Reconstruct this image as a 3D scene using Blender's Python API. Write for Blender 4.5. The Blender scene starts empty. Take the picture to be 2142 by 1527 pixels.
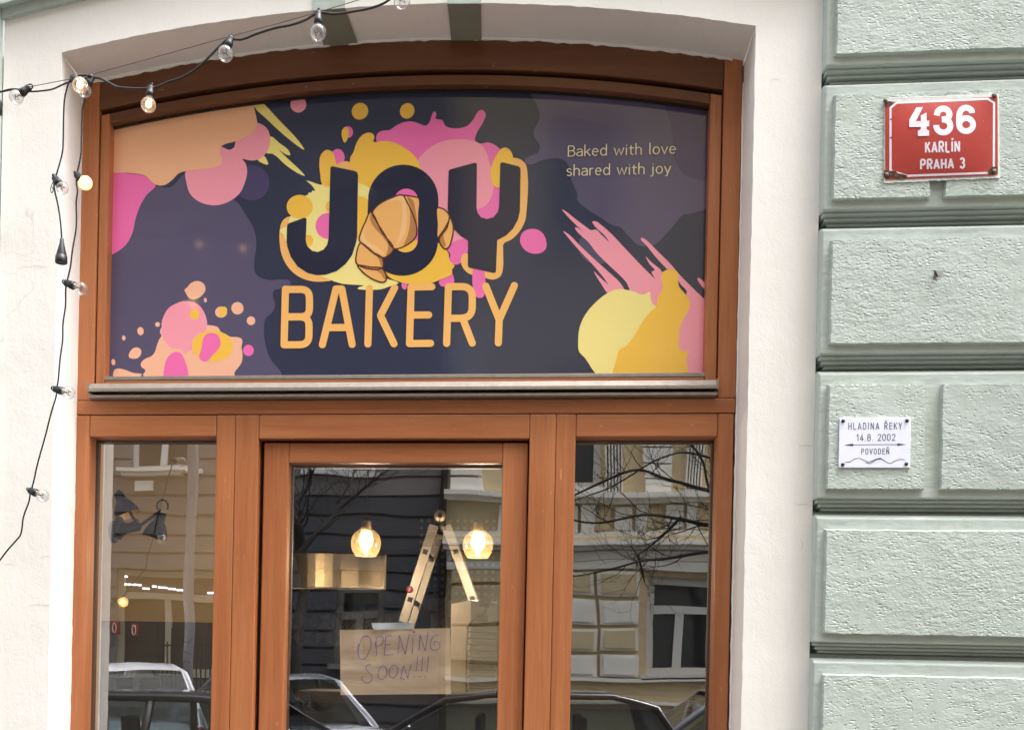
import bpy, bmesh, math, random
from mathutils import Vector, Matrix
from mathutils.geometry import tessellate_polygon
random.seed(7)
SC = bpy.context.scene
COL = SC.collection

# ------------------------------------------------------------------ camera, world, sun, exposure
F = 2300.0                      # focal length in pixels of the 2142 px wide photograph
PSI = -math.atan(F/22000.0)     # slight turn to the left
RHO = 0.021                     # slight roll
NX, NY = 1080.0, 1395.0         # where the facade's normal meets the picture
D, EYE = 3.3, 1.6
PX = NX + F*math.tan(PSI)*math.cos(RHO)
PY = NY + F*math.tan(PSI)*math.sin(RHO)
f0 = Vector((math.sin(PSI), math.cos(PSI), 0)); r0 = Vector((math.cos(PSI), -math.sin(PSI), 0)); u0 = Vector((0, 0, 1))
cr = r0*math.cos(RHO) + u0*math.sin(RHO); cu = u0*math.cos(RHO) - r0*math.sin(RHO)
CAM = Vector((0, -D, EYE))
def P(u, v, y=0.0):             # the point at depth y that the photograph shows at (u, v)
    d = f0 + cr*((u-PX)/F) - cu*((v-PY)/F)
    return CAM + d*((y-CAM.y)/d.y)
GL = 0.255                      # depth of the window glass
def R(u, v, Y, g=GL):           # the point at Y metres across the street whose mirror image is at (u, v)
    p = P(u, v, 2*g+Y); return Vector((p.x, -Y, p.z))

cam = bpy.data.cameras.new('camera'); cam_o = bpy.data.objects.new('camera', cam); COL.objects.link(cam_o)
M = Matrix((cr, cu, -f0)).transposed().to_4x4(); M.translation = CAM
cam_o.matrix_world = M
cam.sensor_fit = 'HORIZONTAL'; cam.sensor_width = 36.0; cam.lens = 36.0*F/2142.0
cam.shift_x = (1071-PX)/2142.0; cam.shift_y = (PY-763.5)/2142.0
cam.clip_start = 0.05; cam.clip_end = 500
SC.camera = cam_o

SUN_EL, SUN_AZ = math.radians(68), math.radians(98)   # high, along the street
w = bpy.data.worlds.new("World"); SC.world = w; w.use_nodes = True
nt = w.node_tree; bg = nt.nodes['Background']
sky = nt.nodes.new('ShaderNodeTexSky'); sky.sky_type = 'NISHITA'; sky.sun_disc = False
sky.sun_elevation = SUN_EL; sky.sun_rotation = SUN_AZ; sky.dust_density = 4; sky.air_density = 1.0; sky.ozone_density = 0.5
hs = nt.nodes.new('ShaderNodeHueSaturation'); hs.inputs['Saturation'].default_value = 0.18
nt.links.new(sky.outputs[0], hs.inputs['Color']); nt.links.new(hs.outputs[0], bg.inputs[0])
bg.inputs[1].default_value = 0.15
sun = bpy.data.lights.new('sun', 'SUN'); sun.energy = 1.5; sun.angle = math.radians(28); sun.color = (1.0, .985, .965)
sun_o = bpy.data.objects.new('sun', sun); COL.objects.link(sun_o)
sd = Vector((math.sin(SUN_AZ)*math.cos(SUN_EL), math.cos(SUN_AZ)*math.cos(SUN_EL), math.sin(SUN_EL)))
sun_o.rotation_euler = (-sd).to_track_quat('-Z', 'Y').to_euler(); sun_o.location = (0, -8, 14)
SC.view_settings.view_transform = 'Standard'; SC.view_settings.look = 'None'
SC.view_settings.exposure = 2.32; SC.view_settings.gamma = 1.0
SC.render.engine = 'CYCLES'
SC.cycles.use_denoising = True
SC.cycles.max_bounces = 10; SC.cycles.diffuse_bounces = 5; SC.cycles.glossy_bounces = 5
SC.cycles.transparent_max_bounces = 24
SC.cycles.sample_clamp_indirect = 6.0
SC.cycles.caustics_reflective = False; SC.cycles.caustics_refractive = False

# ------------------------------------------------------------------ materials
def lin(c):
    return tuple(((x/255)/12.92 if x/255 <= .04045 else ((x/255+.055)/1.055)**2.4) for x in c) + (1.0,)
class Mat:
    """small helper round one node material"""
    def __init__(s, name):
        s.m = bpy.data.materials.new(name); s.m.use_nodes = True
        s.t = s.m.node_tree; s.b = s.t.nodes['Principled BSDF']
    def n(s, k, **kw):
        q = s.t.nodes.new(k)
        for a, v in kw.items(): setattr(q, a, v)
        return q
    def l(s, a, b): s.t.links.new(a, b)
    def pos(s, scale=(1, 1, 1)):
        g = s.n('ShaderNodeNewGeometry'); m = s.n('ShaderNodeMapping'); m.inputs['Scale'].default_value = scale
        s.l(g.outputs['Position'], m.inputs[0]); return m.outputs[0]
    def noise(s, vec, scale, detail=4, rough=.55, dist=0):
        q = s.n('ShaderNodeTexNoise'); q.inputs['Scale'].default_value = scale; q.inputs['Detail'].default_value = detail
        q.inputs['Roughness'].default_value = rough; q.inputs['Distortion'].default_value = dist
        s.l(vec, q.inputs['Vector']); return q.outputs[0]
    def ramp(s, fac, stops):
        q = s.n('ShaderNodeValToRGB'); e = q.color_ramp.elements
        while len(e) < len(stops): e.new(.5)
        for i, (p, c) in enumerate(stops):
            e[i].position = p; e[i].color = c if len(c) == 4 else tuple(c)+(1,)
        s.l(fac, q.inputs[0]); return q.outputs[0]
    def math(s, op, a, b=None):
        q = s.n('ShaderNodeMath', operation=op)
        for i, x in enumerate((a, b)):
            if x is None: continue
            if isinstance(x, (int, float)): q.inputs[i].default_value = x
            else: s.l(x, q.inputs[i])
        return q.outputs[0]
    def bump(s, h, dist, strength=1.0, prev=None):
        q = s.n('ShaderNodeBump'); q.inputs['Strength'].default_value = strength; q.inputs['Distance'].default_value = dist
        s.l(h, q.inputs['Height'])
        if prev is not None: s.l(prev, q.inputs['Normal'])
        return q.outputs[0]
    def mixc(s, fac, a, b, mode='MIX'):
        q = s.n('ShaderNodeMix', data_type='RGBA', blend_type=mode)
        if isinstance(fac, (int, float)): q.inputs[0].default_value = fac
        else: s.l(fac, q.inputs[0])
        for i, x in ((6, a), (7, b)):
            if isinstance(x, tuple): q.inputs[i].default_value = x
            else: s.l(x, q.inputs[i])
        return q.outputs[2]
    def set(s, **k):
        for a, v in k.items():
            i = s.b.inputs[a.replace('_', ' ')]
            if hasattr(v, 'is_linked'): s.l(v, i)
            else: i.default_value = v
        return s

def plain(name, rgb, rough=.5, metal=0.0, var=.0, vs=20, coat=0, spec=.5, linear=False):
    q = Mat(name); c = (tuple(rgb)+(1,)) if linear else lin(rgb)
    q.set(Roughness=rough, Metallic=metal, Coat_Weight=coat, Specular_IOR_Level=spec)
    if var:
        n = q.noise(q.pos(), vs)
        d = tuple(max(0, x*(1-var)) for x in c[:3])+(1,); e = tuple(min(1, x*(1+var)) for x in c[:3])+(1,)
        q.set(Base_Color=q.ramp(n, [(.3, d), (.7, e)]))
    else: q.set(Base_Color=c)
    return q.m
def emit(name, rgb, strength):
    q = Mat(name); q.set(Base_Color=(0, 0, 0, 1), Emission_Color=lin(rgb), Emission_Strength=strength); return q.m

def plaster():
    q = Mat('white_plaster'); v = q.pos()
    big = q.noise(v, 1.7, 5); fine = q.noise(v, 130, 3); mid = q.noise(q.pos((1, 1, .45)), 22, 4, .6)
    col = q.ramp(big, [(.3, (.80, .775, .735)), (.6, (.87, .85, .815)), (.8, (.84, .81, .775))])
    st = q.ramp(q.noise(q.pos((1, 1, .25)), 6, 6, .65), [(.60, (1, 1, 1)), (.78, (.90, .875, .85))])
    col = q.mixc(1.0, col, st, 'MULTIPLY')
    nb = q.bump(fine, .0012, .45); nb = q.bump(mid, .0026, .5, nb); nb = q.bump(big, .02, .35, nb)
    # a few hairline cracks
    vor = q.n('ShaderNodeTexVoronoi', feature='DISTANCE_TO_EDGE'); vor.inputs['Scale'].default_value = 1.3
    wv = q.n('ShaderNodeVectorMath', operation='ADD'); ns = q.n('ShaderNodeTexNoise'); ns.inputs['Scale'].default_value = 5
    q.l(v, ns.inputs['Vector']); sc = q.n('ShaderNodeVectorMath', operation='SCALE'); sc.inputs['Scale'].default_value = .35
    q.l(ns.outputs[1], sc.inputs[0]); q.l(v, wv.inputs[0]); q.l(sc.outputs[0], wv.inputs[1]); q.l(wv.outputs[0], vor.inputs['Vector'])
    ck = q.math('LESS_THAN', vor.outputs[0], .0018); gate = q.math('GREATER_THAN', q.noise(v, 2.3), .56)
    col = q.mixc(q.math('MULTIPLY', q.math('MULTIPLY', ck, gate), .35), col, (.55, .52, .5, 1))
    return q.set(Base_Color=col, Roughness=.9, Normal=nb, Specular_IOR_Level=.2).m
def stucco(rgb, coarse=True, name='green_stucco'):
    q = Mat(name); c = Vector(rgb)
    v = q.pos(); big = q.noise(v, 2.6, 4)
    col = q.ramp(big, [(.3, tuple(c*.93)), (.7, tuple(c*1.05))])
    dirt = q.noise(q.pos((1, 1, .4)), 9, 6, .7)
    col = q.mixc(1.0, col, q.ramp(dirt, [(.58, (1, 1, 1)), (.8, (.90, .89, .86))]), 'MULTIPLY')
    oi = q.n('ShaderNodeObjectInfo'); col = q.mixc(1.0, col, q.ramp(oi.outputs['Random'], [(0, (.93, .94, .94)), (1, (1, 1, .99))]), 'MULTIPLY')
    streak = q.ramp(q.noise(q.pos((1, 1, .10)), 16, 5, .65), [(.56, (1, 1, 1)), (.75, (.86, .85, .80))]); col = q.mixc(.8, col, streak, 'MULTIPLY')
    if coarse:
        vz = q.pos((1, 1, 1.75)); n1 = q.noise(vz, 105, 3, .6); n2 = q.noise(q.pos((1, 1, 1.5)), 40, 3, .55, .3)
        patch = q.ramp(q.noise(v, 4.5, 3), [(.35, (.12, .12, .12)), (.65, (1, 1, 1))])
        vor = q.n('ShaderNodeTexVoronoi'); vor.inputs['Scale'].default_value = 78; vor.inputs['Randomness'].default_value = 1.0
        jit = q.n('ShaderNodeVectorMath', operation='ADD'); nn = q.n('ShaderNodeTexNoise'); nn.inputs['Scale'].default_value = 60
        scl = q.n('ShaderNodeVectorMath', operation='SCALE'); scl.inputs['Scale'].default_value = .014
        q.l(vz, nn.inputs['Vector']); q.l(nn.outputs[1], scl.inputs[0]); q.l(vz, jit.inputs[0]); q.l(scl.outputs[0], jit.inputs[1]); q.l(jit.outputs[0], vor.inputs['Vector'])
        pit = q.ramp(vor.outputs['Distance'], [(.14, (0, 0, 0)), (.42, (1, 1, 1))])
        gate = q.ramp(q.noise(v, 17, 3, .6), [(.45, (1, 1, 1)), (.58, (0, 0, 0))])
        hole = q.mixc(gate, pit, (1, 1, 1, 1))
        nb = q.bump(hole, .0026, .85)
        nb = q.bump(q.math('MULTIPLY', n1, patch), .0029, .75, nb); nb = q.bump(q.math('MULTIPLY', n2, patch), .0054, .7, nb)
    else:
        nb = q.bump(q.noise(q.pos((.35, 1, 1)), 60, 4), .003, .7); nb = q.bump(q.noise(v, 9, 3), .012, .5, nb)
    return q.set(Base_Color=col, Roughness=.85, Normal=nb, Specular_IOR_Level=.25).m
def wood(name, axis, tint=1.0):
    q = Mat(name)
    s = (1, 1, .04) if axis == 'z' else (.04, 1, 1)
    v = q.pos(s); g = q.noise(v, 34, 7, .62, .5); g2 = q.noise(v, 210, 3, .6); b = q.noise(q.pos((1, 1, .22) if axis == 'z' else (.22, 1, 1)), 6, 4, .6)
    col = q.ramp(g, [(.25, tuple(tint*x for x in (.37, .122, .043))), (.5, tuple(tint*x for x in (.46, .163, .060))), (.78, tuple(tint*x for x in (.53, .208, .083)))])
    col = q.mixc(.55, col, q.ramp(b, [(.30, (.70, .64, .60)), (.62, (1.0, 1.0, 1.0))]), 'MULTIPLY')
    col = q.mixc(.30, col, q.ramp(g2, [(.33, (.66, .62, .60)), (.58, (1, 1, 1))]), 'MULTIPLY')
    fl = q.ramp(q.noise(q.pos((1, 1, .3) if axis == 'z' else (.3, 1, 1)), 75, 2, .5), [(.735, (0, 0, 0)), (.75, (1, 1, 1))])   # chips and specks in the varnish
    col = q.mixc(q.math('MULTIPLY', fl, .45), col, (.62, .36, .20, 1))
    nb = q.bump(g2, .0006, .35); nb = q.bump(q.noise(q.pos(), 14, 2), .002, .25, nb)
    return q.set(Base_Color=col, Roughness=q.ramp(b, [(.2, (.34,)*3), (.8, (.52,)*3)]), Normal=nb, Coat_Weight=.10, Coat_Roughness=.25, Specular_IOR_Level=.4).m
def glass(name, ior=2.35, tint=(1, 1, 1), wav=.0, rough=.0, power=5.0, haze=0.0, hazec=(.9, .9, .9)):
    q = Mat(name); q.t.nodes.remove(q.b); out = q.t.nodes['Material Output']
    tr = q.n('ShaderNodeBsdfTransparent'); tr.inputs[0].default_value = tuple(tint)+(1,)
    gl = q.n('ShaderNodeBsdfGlossy'); gl.inputs['Roughness'].default_value = rough
    mx = q.n('ShaderNodeMixShader')
    lw = q.n('ShaderNodeLayerWeight'); lw.inputs['Blend'].default_value = .5
    f0_ = ((ior-1)/(ior+1))**2
    fac = q.math('ADD', f0_, q.math('MULTIPLY', 1-f0_, q.math('POWER', lw.outputs['Facing'], power)))
    q.l(fac, mx.inputs[0]); q.l(tr.outputs[0], mx.inputs[1]); q.l(gl.outputs[0], mx.inputs[2])
    if wav:
        nb = q.bump(q.noise(q.pos(), 3.0, 1), wav, 1.0); q.l(nb, gl.inputs['Normal'])
    sh = mx.outputs[0]
    if haze:
        df = q.n('ShaderNodeBsdfDiffuse'); df.inputs[0].default_value = tuple(hazec)+(1,); tl = q.n('ShaderNodeBsdfTranslucent'); tl.inputs[0].default_value = tuple(hazec)+(1,)
        m2 = q.n('ShaderNodeMixShader'); m2.inputs[0].default_value = .5; q.l(df.outputs[0], m2.inputs[1]); q.l(tl.outputs[0], m2.inputs[2])
        m3 = q.n('ShaderNodeMixShader'); m3.inputs[0].default_value = haze; q.l(sh, m3.inputs[1]); q.l(m2.outputs[0], m3.inputs[2]); sh = m3.outputs[0]
    q.l(sh, out.inputs[0]); return q.m
def film(name, rgb, rough=.075):
    q = Mat(name); c = lin(rgb); v = q.pos()
    nb = q.bump(q.noise(q.pos((1, 1, .7)), 150, 2), .00022, .45); nb = q.bump(q.noise(v, 4, 2), .0035, .22, nb)
    return q.set(Base_Color=c, Roughness=rough, Normal=nb, Specular_IOR_Level=.55).m

MT = {}
def build_materials():
    MT['plaster'] = plaster()
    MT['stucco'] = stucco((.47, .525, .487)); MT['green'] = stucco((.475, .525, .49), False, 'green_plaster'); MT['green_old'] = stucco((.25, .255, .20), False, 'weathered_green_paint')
    MT['wood_dark'] = wood('shade_tinted_wood', 'x', .34); MT['wood_z'] = wood('varnished_wood_upright', 'z'); MT['wood_x'] = wood('varnished_wood_level', 'x')  # arched rails tinted darker: the soffit's shade is put into their wood colour
    MT['seam'] = plain('dark_joint', (26, 14, 8), .8)
    MT['alu'] = plain('bronze_aluminium', (150, 140, 130), .5, .5, .12, 40)
    MT['gasket'] = plain('grey_gasket', (70, 72, 74), .6)
    MT['spacer'] = plain('glazing_spacer', (34, 36, 37), .6)
    MT['glass'] = glass("window_glass", 3.6, (.95, .96, .96), .0007)
    MT['bulbglass'] = glass('bulb_glass', 1.7, (.93, .92, .92), power=2.6, haze=.08)
    MT['black'] = plain('black_rubber', (24, 25, 30), .5, var=.2, vs=60)
    MT['cable'] = plain('black_cable', (26, 25, 26), .55)
    MT['wire'] = plain('steel_wire', (95, 88, 82), .45, .7)
    MT['brass'] = plain('bulb_base_metal', (150, 140, 120), .35, .9)
    MT['filament'] = plain('dark_filament', (70, 62, 55), .4, .6)
    MT['glow'] = emit('bulb_glow', (255, 196, 128), 1.5); MT['bulbwarm'] = glass('lit_bulb_glass', 1.7, (.95, .93, .9), power=2.6, haze=.16, hazec=(.95, .8, .6)); MT['bulbopal'] = glass('opal_bulb_glass', 1.5, (1, .97, .9), power=3, haze=.6, hazec=(.98, .86, .62))
    MT['glowsoft'] = emit('bulb_bright_glow', (255, 206, 130), .55); MT['opalglow'] = emit('opal_bulb_glow', (255, 200, 120), 6)
    MT['pendglow'] = emit('pendant_glow', (255, 214, 120), 2.6)
build_materials()

# ------------------------------------------------------------------ mesh helpers
class MB:
    def __init__(s): s.v = []; s.f = []; s.mi = []; s.sm = []; s.mats = []
    def mat(s, m):
        if m not in s.mats: s.mats.append(m)
        return s.mats.index(m)
    def add(s, vs, fs, m, smooth=False):
        o = len(s.v); k = s.mat(m)
        s.v += [tuple(p) for p in vs]
        for f in fs: s.f.append(tuple(i+o for i in f)); s.mi.append(k); s.sm.append(smooth)
    def box(s, x0, x1, y0, y1, z0, z1, m):
        if x0 > x1: x0, x1 = x1, x0
        if y0 > y1: y0, y1 = y1, y0
        if z0 > z1: z0, z1 = z1, z0
        vs = [(x, y, z) for x in (x0, x1) for y in (y0, y1) for z in (z0, z1)]
        s.add(vs, [(0, 1, 3, 2), (4, 6, 7, 5), (0, 4, 5, 1), (2, 3, 7, 6), (0, 2, 6, 4), (1, 5, 7, 3)], m)
    def prism(s, poly, a0, a1, axis, m):
        """poly: 2-D outline in the two other axes, extruded from a0 to a1 along axis"""
        n = len(poly)
        def mk(a, p):
            return {'x': (a, p[0], p[1]), 'y': (p[0], a, p[1]), 'z': (p[0], p[1], a)}[axis]
        vs = [mk(a0, p) for p in poly]+[mk(a1, p) for p in poly]
        tri = tessellate_polygon([[Vector((p[0], p[1], 0)) for p in poly]])
        fs = [tuple(t) for t in tri]+[tuple(i+n for i in t) for t in tri]+[(i, (i+1) % n, n+(i+1) % n, n+i) for i in range(n)]
        s.add(vs, fs, m)
    def tube(s, pts, r, m, n=8, caps=True):
        pts = [Vector(p) for p in pts]; rs = r if isinstance(r, (list, tuple)) else [r]*len(pts)
        vs = []; fs = []; prev = None
        for i, p in enumerate(pts):
            t = (pts[min(i+1, len(pts)-1)]-pts[max(i-1, 0)])
            t = t.normalized() if t.length > 1e-9 else Vector((0, 0, 1))
            if prev is None:
                a = t.orthogonal().normalized()
            else:
                a = (prev-t*prev.dot(t)); a = a.normalized() if a.length > 1e-6 else t.orthogonal().normalized()
            prev = a; b = t.cross(a)
            for k in range(n):
                g = 2*math.pi*k/n; vs.append(p+(a*math.cos(g)+b*math.sin(g))*rs[i])
        for i in range(len(pts)-1):
            for k in range(n): fs.append((i*n+k, i*n+(k+1) % n, (i+1)*n+(k+1) % n, (i+1)*n+k))
        if caps: fs.append(tuple(range(n-1, -1, -1))); fs.append(tuple(range((len(pts)-1)*n, len(pts)*n)))
        s.add(vs, fs, m, True)
    def lathe(s, prof, c, ax, m, n=20):
        """prof: (distance along the axis, radius)"""
        ax = Vector(ax).normalized(); a = ax.orthogonal().normalized(); b = ax.cross(a); c = Vector(c); vs = []; fs = []
        for h, r in prof:
            for k in range(n):
                g = 2*math.pi*k/n; vs.append(c+ax*h+(a*math.cos(g)+b*math.sin(g))*r)
        for i in range(len(prof)-1):
            for k in range(n): fs.append((i*n+k, i*n+(k+1) % n, (i+1)*n+(k+1) % n, (i+1)*n+k))
        s.add(vs, fs, m, True)
    def ball(s, c, r, m, n=16, sc=(1, 1, 1)):
        c = Vector(c); vs = []; fs = []; h = n//2
        for i in range(h+1):
            t = math.pi*i/h
            for k in range(n):
                g = 2*math.pi*k/n
                vs.append(c+Vector((math.sin(t)*math.cos(g)*r*sc[0], math.sin(t)*math.sin(g)*r*sc[1], math.cos(t)*r*sc[2])))
        for i in range(h):
            for k in range(n): fs.append((i*n+k, (i+1)*n+k, (i+1)*n+(k+1) % n, i*n+(k+1) % n))
        s.add(vs, fs, m, True)
    def face(s, pts, m):
        """a flat, possibly concave outline"""
        tri = tessellate_polygon([[Vector(p) for p in pts]])
        s.add(pts, [tuple(t) for t in tri], m)
    def build(s, name, parent=None, bevel=0, seg=2):
        me = bpy.data.meshes.new(name); me.from_pydata(s.v, [], s.f)
        for m in s.mats: me.materials.append(m)
        me.polygons.foreach_set('material_index', s.mi); me.polygons.foreach_set('use_smooth', s.sm); me.update()
        bm = bmesh.new(); bm.from_mesh(me); bmesh.ops.recalc_face_normals(bm, faces=bm.faces); bm.to_mesh(me); bm.free()
        o = bpy.data.objects.new(name, me); COL.objects.link(o)
        if parent is not None: o.parent = parent
        if bevel:
            b = o.modifiers.new('bevel', 'BEVEL'); b.width = bevel; b.segments = seg; b.limit_method = 'ANGLE'; b.angle_limit = math.radians(40)
        return o
def tag(o, label=None, cat=None, group=None, kind=None):
    if label: o['label'] = label
    if cat: o['category'] = cat
    if group: o['group'] = group
    if kind: o['kind'] = kind
    return o
def thing(name, label, cat, group=None, loc=(0, 0, 0)):
    # parts are built in world coordinates, so a thing's Empty keeps its base at the world origin unless it is moved as a whole
    o = bpy.data.objects.new(name, None); COL.objects.link(o); o.empty_display_size = .1
    o.location = loc; return tag(o, label, cat, group)
def copy_tree(o, parent=None):
    c = o.copy(); COL.objects.link(c)
    if parent is not None: c.parent = parent
    for ch in [x for x in o.children]: copy_tree(ch, c)
    return c
def crom(pts, closed=False, k=6):
    """Catmull-Rom through 2-D or 3-D points"""
    pts = [Vector(p) for p in pts]; n = len(pts); out = []
    for i in range(n if closed else n-1):
        if closed: a, b, c, d = pts[i-1], pts[i], pts[(i+1) % n], pts[(i+2) % n]
        else: a, b, c, d = pts[max(i-1, 0)], pts[i], pts[i+1], pts[min(i+2, n-1)]
        # centripetal-like: shorten tangents on uneven spacing
        l1 = max((b-a).length, 1e-6); l2 = max((c-b).length, 1e-6); l3 = max((d-c).length, 1e-6)
        m1 = ((b-a)/l1+(c-b)/l2)*.5*l2; m2 = ((c-b)/l2+(d-c)/l3)*.5*l2
        for j in range(k):
            t = j/k; t2 = t*t; t3 = t2*t
            out.append(b*(2*t3-3*t2+1)+m1*(t3-2*t2+t)+c*(-2*t3+3*t2)+m2*(t3-t2))
    if not closed: out.append(pts[-1])
    return out
def ell(c, rx, ry, n=28, rot=0.0):
    return [Vector((c[0]+rx*math.cos(t)*math.cos(rot)-ry*math.sin(t)*math.sin(rot), c[1]+rx*math.cos(t)*math.sin(rot)+ry*math.sin(t)*math.cos(rot))) for t in [2*math.pi*i/n for i in range(n)]]
def ribbon(mb, pts, wd, m, put, cap=True, closed=False, taper=None):
    """flat stroke of width wd (2-D points); put maps a 2-D point to 3-D"""
    pts = [Vector(p[:2]) for p in pts]
    q = [pts[0]]
    for p in pts[1:]:
        if (p-q[-1]).length > 1e-7: q.append(p)
    pts = q; n = len(pts)
    if n < 2: return
    L = []; Rr = []
    for i, p in enumerate(pts):
        a = pts[i-1] if (i > 0 or closed) else None; b = pts[(i+1) % n] if (i < n-1 or closed) else None
        d1 = (p-a).normalized() if a is not None else None; d2 = (b-p).normalized() if b is not None else None
        d = d1 if d2 is None else d2 if d1 is None else ((d1+d2).normalized() if (d1+d2).length > .2 else d2)
        nn = Vector((-d.y, d.x)); k = 1.0
        if d1 is not None and d2 is not None: k = 1/max(.5, nn.dot(Vector((-d2.y, d2.x))))
        h = wd/2*(taper[i] if taper else 1)
        L.append(p+nn*h*k); Rr.append(p-nn*h*k)
    out = []
    if closed:
        vs = [put(*p) for p in L]+[put(*p) for p in Rr]
        mb.add(vs, [(i, (i+1) % n, n+(i+1) % n, n+i) for i in range(n)], m); return
    ca = []; cb = []
    if cap:
        d = (pts[-1]-pts[-2]).normalized(); a0 = math.atan2(d.y, d.x)
        h = wd/2*(taper[-1] if taper else 1)
        cb = [pts[-1]+Vector((math.cos(a0+math.pi/2-t), math.sin(a0+math.pi/2-t)))*h for t in [math.pi*i/7 for i in range(1, 7)]]
        d = (pts[0]-pts[1]).normalized(); a0 = math.atan2(d.y, d.x); h = wd/2*(taper[0] if taper else 1)
        ca = [pts[0]+Vector((math.cos(a0+math.pi/2-t), math.sin(a0+math.pi/2-t)))*h for t in [math.pi*i/7 for i in range(1, 7)]]
    vs = [put(*p) for p in L]+[put(*p) for p in Rr]
    mb.add(vs, [(i, i+1, n+i+1, n+i) for i in range(n-1)], m)
    if cap:
        mb.add([put(*p) for p in [L[-1]]+cb+[Rr[-1]]], [tuple(range(len(cb)+2))], m)
        mb.add([put(*p) for p in [Rr[0]]+ca+[L[0]]], [tuple(range(len(ca)+2))], m)
# ------------------------------------------------------------------ the shop's building
XL, XR = -1.452, 0.657          # the opening in the plaster
XS0, XS1 = -1.64, 0.846         # outer edges of the white surround
ZS, ZA = 3.487, 3.592           # springing and crown of the arch
RD = 0.19                       # depth of the reveal
XC = (XL+XR)/2; HW = (XR-XL)/2
RAD = (HW*HW+(ZA-ZS)**2)/(2*(ZA-ZS)); ZC = ZA-RAD
def arcz(x, off=0.0): return ZC+math.sqrt(max(1e-9, (RAD-off)**2-(x-XC)**2))
TOPZ = 15.0
random.seed(3)

shop = thing('shop_building', 'pale green rusticated building with a white plastered arch round the wooden shopfront', 'building')
# white plaster with the arched opening; its outline wanders a little, as trowelled edges do
def wob(a): return (random.random()-.5)*a
mb = MB()
NXA = 90
xs = [XL+(XR-XL)*i/NXA for i in range(NXA+1)]
front = [Vector((x, 0, arcz(x)+wob(.0022))) for x in xs]
back = [Vector((XC+(x-XC)*1.0118, .46, arcz(x)+.004+wob(.002))) for x in xs]
zj = [0+front[0].z*i/110 for i in range(110)]
def outer(x): return arcz(x, -.142)   # crown line of the white band
pm = MT['plaster']
for i in range(NXA):
    a, b = front[i], front[i+1]
    ta, tb = Vector((a.x, 0, outer(a.x))), Vector((b.x, 0, outer(b.x)))
    mb.add([a, b, tb, ta], [(0, 1, 2, 3)], pm, True)
jl = [Vector((XL+wob(.0024), 0, z)) for z in zj]+[front[0]]
jr = [Vector((XR+wob(.0024), 0, z)) for z in zj]+[front[-1]]
for s_, J, xo in ((-1, jl, XS0), (1, jr, XS1)):
    for i in range(len(J)-1):
        a, b = J[i], J[i+1]
        mb.add([a, b, Vector((xo, 0, b.z)), Vector((xo, 0, a.z))], [(0, 1, 2, 3)], pm, True)
    t = J[-1]; zt = outer(t.x)
    mb.add([t, Vector((t.x, 0, zt)), Vector((xo, 0, outer(min(max(xo, XS0), XS1)))), Vector((xo, 0, t.z))], [(0, 1, 2, 3)], pm)
mb.build('plaster_surround', shop)
mb = MB()     # reveal: jambs and soffit
for J, dx in ((jl, -.012), (jr, .012)):
    for i in range(len(J)-1):
        a, b = J[i], J[i+1]
        mb.add([a, b, Vector((b.x*0+(XL if dx < 0 else XR)+dx, .46, b.z)), Vector(((XL if dx < 0 else XR)+dx, .46, a.z))], [(0, 1, 2, 3)], pm, True)
for i in range(NXA):
    mb.add([front[i], front[i+1], back[i+1], back[i]], [(0, 1, 2, 3)], pm, True)
mb.build('arch_reveal', shop)
# a ragged bead of filler where plaster meets the wooden frame
mb = MB()
pts = [Vector((XL-.009+wob(.0016), RD-.003, z)) for z in [.02*i for i in range(0, 172)]]
mb.tube(pts, [.003+random.random()*.0016 for _ in pts], pm, 6)
pts = [Vector((XR+.004+wob(.0016), RD-.003, z)) for z in [.02*i for i in range(0, 172)]]
mb.tube(pts, [.0026+random.random()*.0016 for _ in pts], pm, 6)
pts = [Vector((x, RD-.002, arcz(x)+.0015+wob(.0026))) for x in [XL+.02*i for i in range(105)]]
mb.tube(pts, [.0035+random.random()*.0045 for _ in pts], pm, 6)
mb.build('filler_bead', shop)

# hairline cracks in the plaster
CRK = plain('plaster_crack', (200, 193, 185), .9)
for q in ([(1671, 929), (1680, 932), (1689, 931), (1698, 933)], [(1662, 1052), (1672, 1056), (1684, 1054), (1696, 1058)], [(1676, 1128), (1679, 1140), (1674, 1152)], [(2, 1176), (12, 1181), (22, 1179), (32, 1182)], [(86, 1166), (95, 1163), (106, 1165)], [(58, 1268), (76, 1264), (96, 1266), (112, 1262)], [(1612, 170), (1622, 166), (1630, 168)], [(40, 560), (70, 557), (104, 560)]):
    mb = MB(); n_ = len(q); ribbon(mb, crom([Vector(p) for p in q], False, 5), 1.1, CRK, lambda u, v: P(u, v, -.0008), True, False, [.35+.65*math.sin(math.pi*min(1, i/((n_-1)*5))) for i in range((n_-1)*5+1)]); mb.build('crack', shop)
# green painted voussoirs crossing the white band and the soffit
for ua, ub, ca, cb in ((656, 722, 678, 749), (936, 1006, 944, 1007)):
    mb = MB(); g = MT['green']
    xa, xb = P(ua, 22).x, P(ub, 22).x
    xa2, xb2 = P(ca, 85, RD).x, P(cb, 85, RD).x
    k = (xa+xb)/2-XC; lean = k*.10
    za, zb = arcz(xa)-.004, arcz(xb)-.004
    T = 4.2
    mb.add([(xa, -.006, za), (xb, -.006, zb), (xb+lean, -.006, T), (xa+lean, -.006, T), (xa, .0, za), (xb, .0, zb), (xb+lean, .0, T), (xa+lean, .0, T)],
           [(0, 1, 2, 3), (0, 3, 7, 4), (1, 2, 6, 5)], g)
    mb.add([(xa, -.006, za), (xb, -.006, zb), (xb2, RD, arcz(xb2)-.004), (xa2, RD, arcz(xa2)-.004)], [(0, 1, 2, 3)], MT['green_old'])
    mb.build('voussoir', shop)

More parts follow.
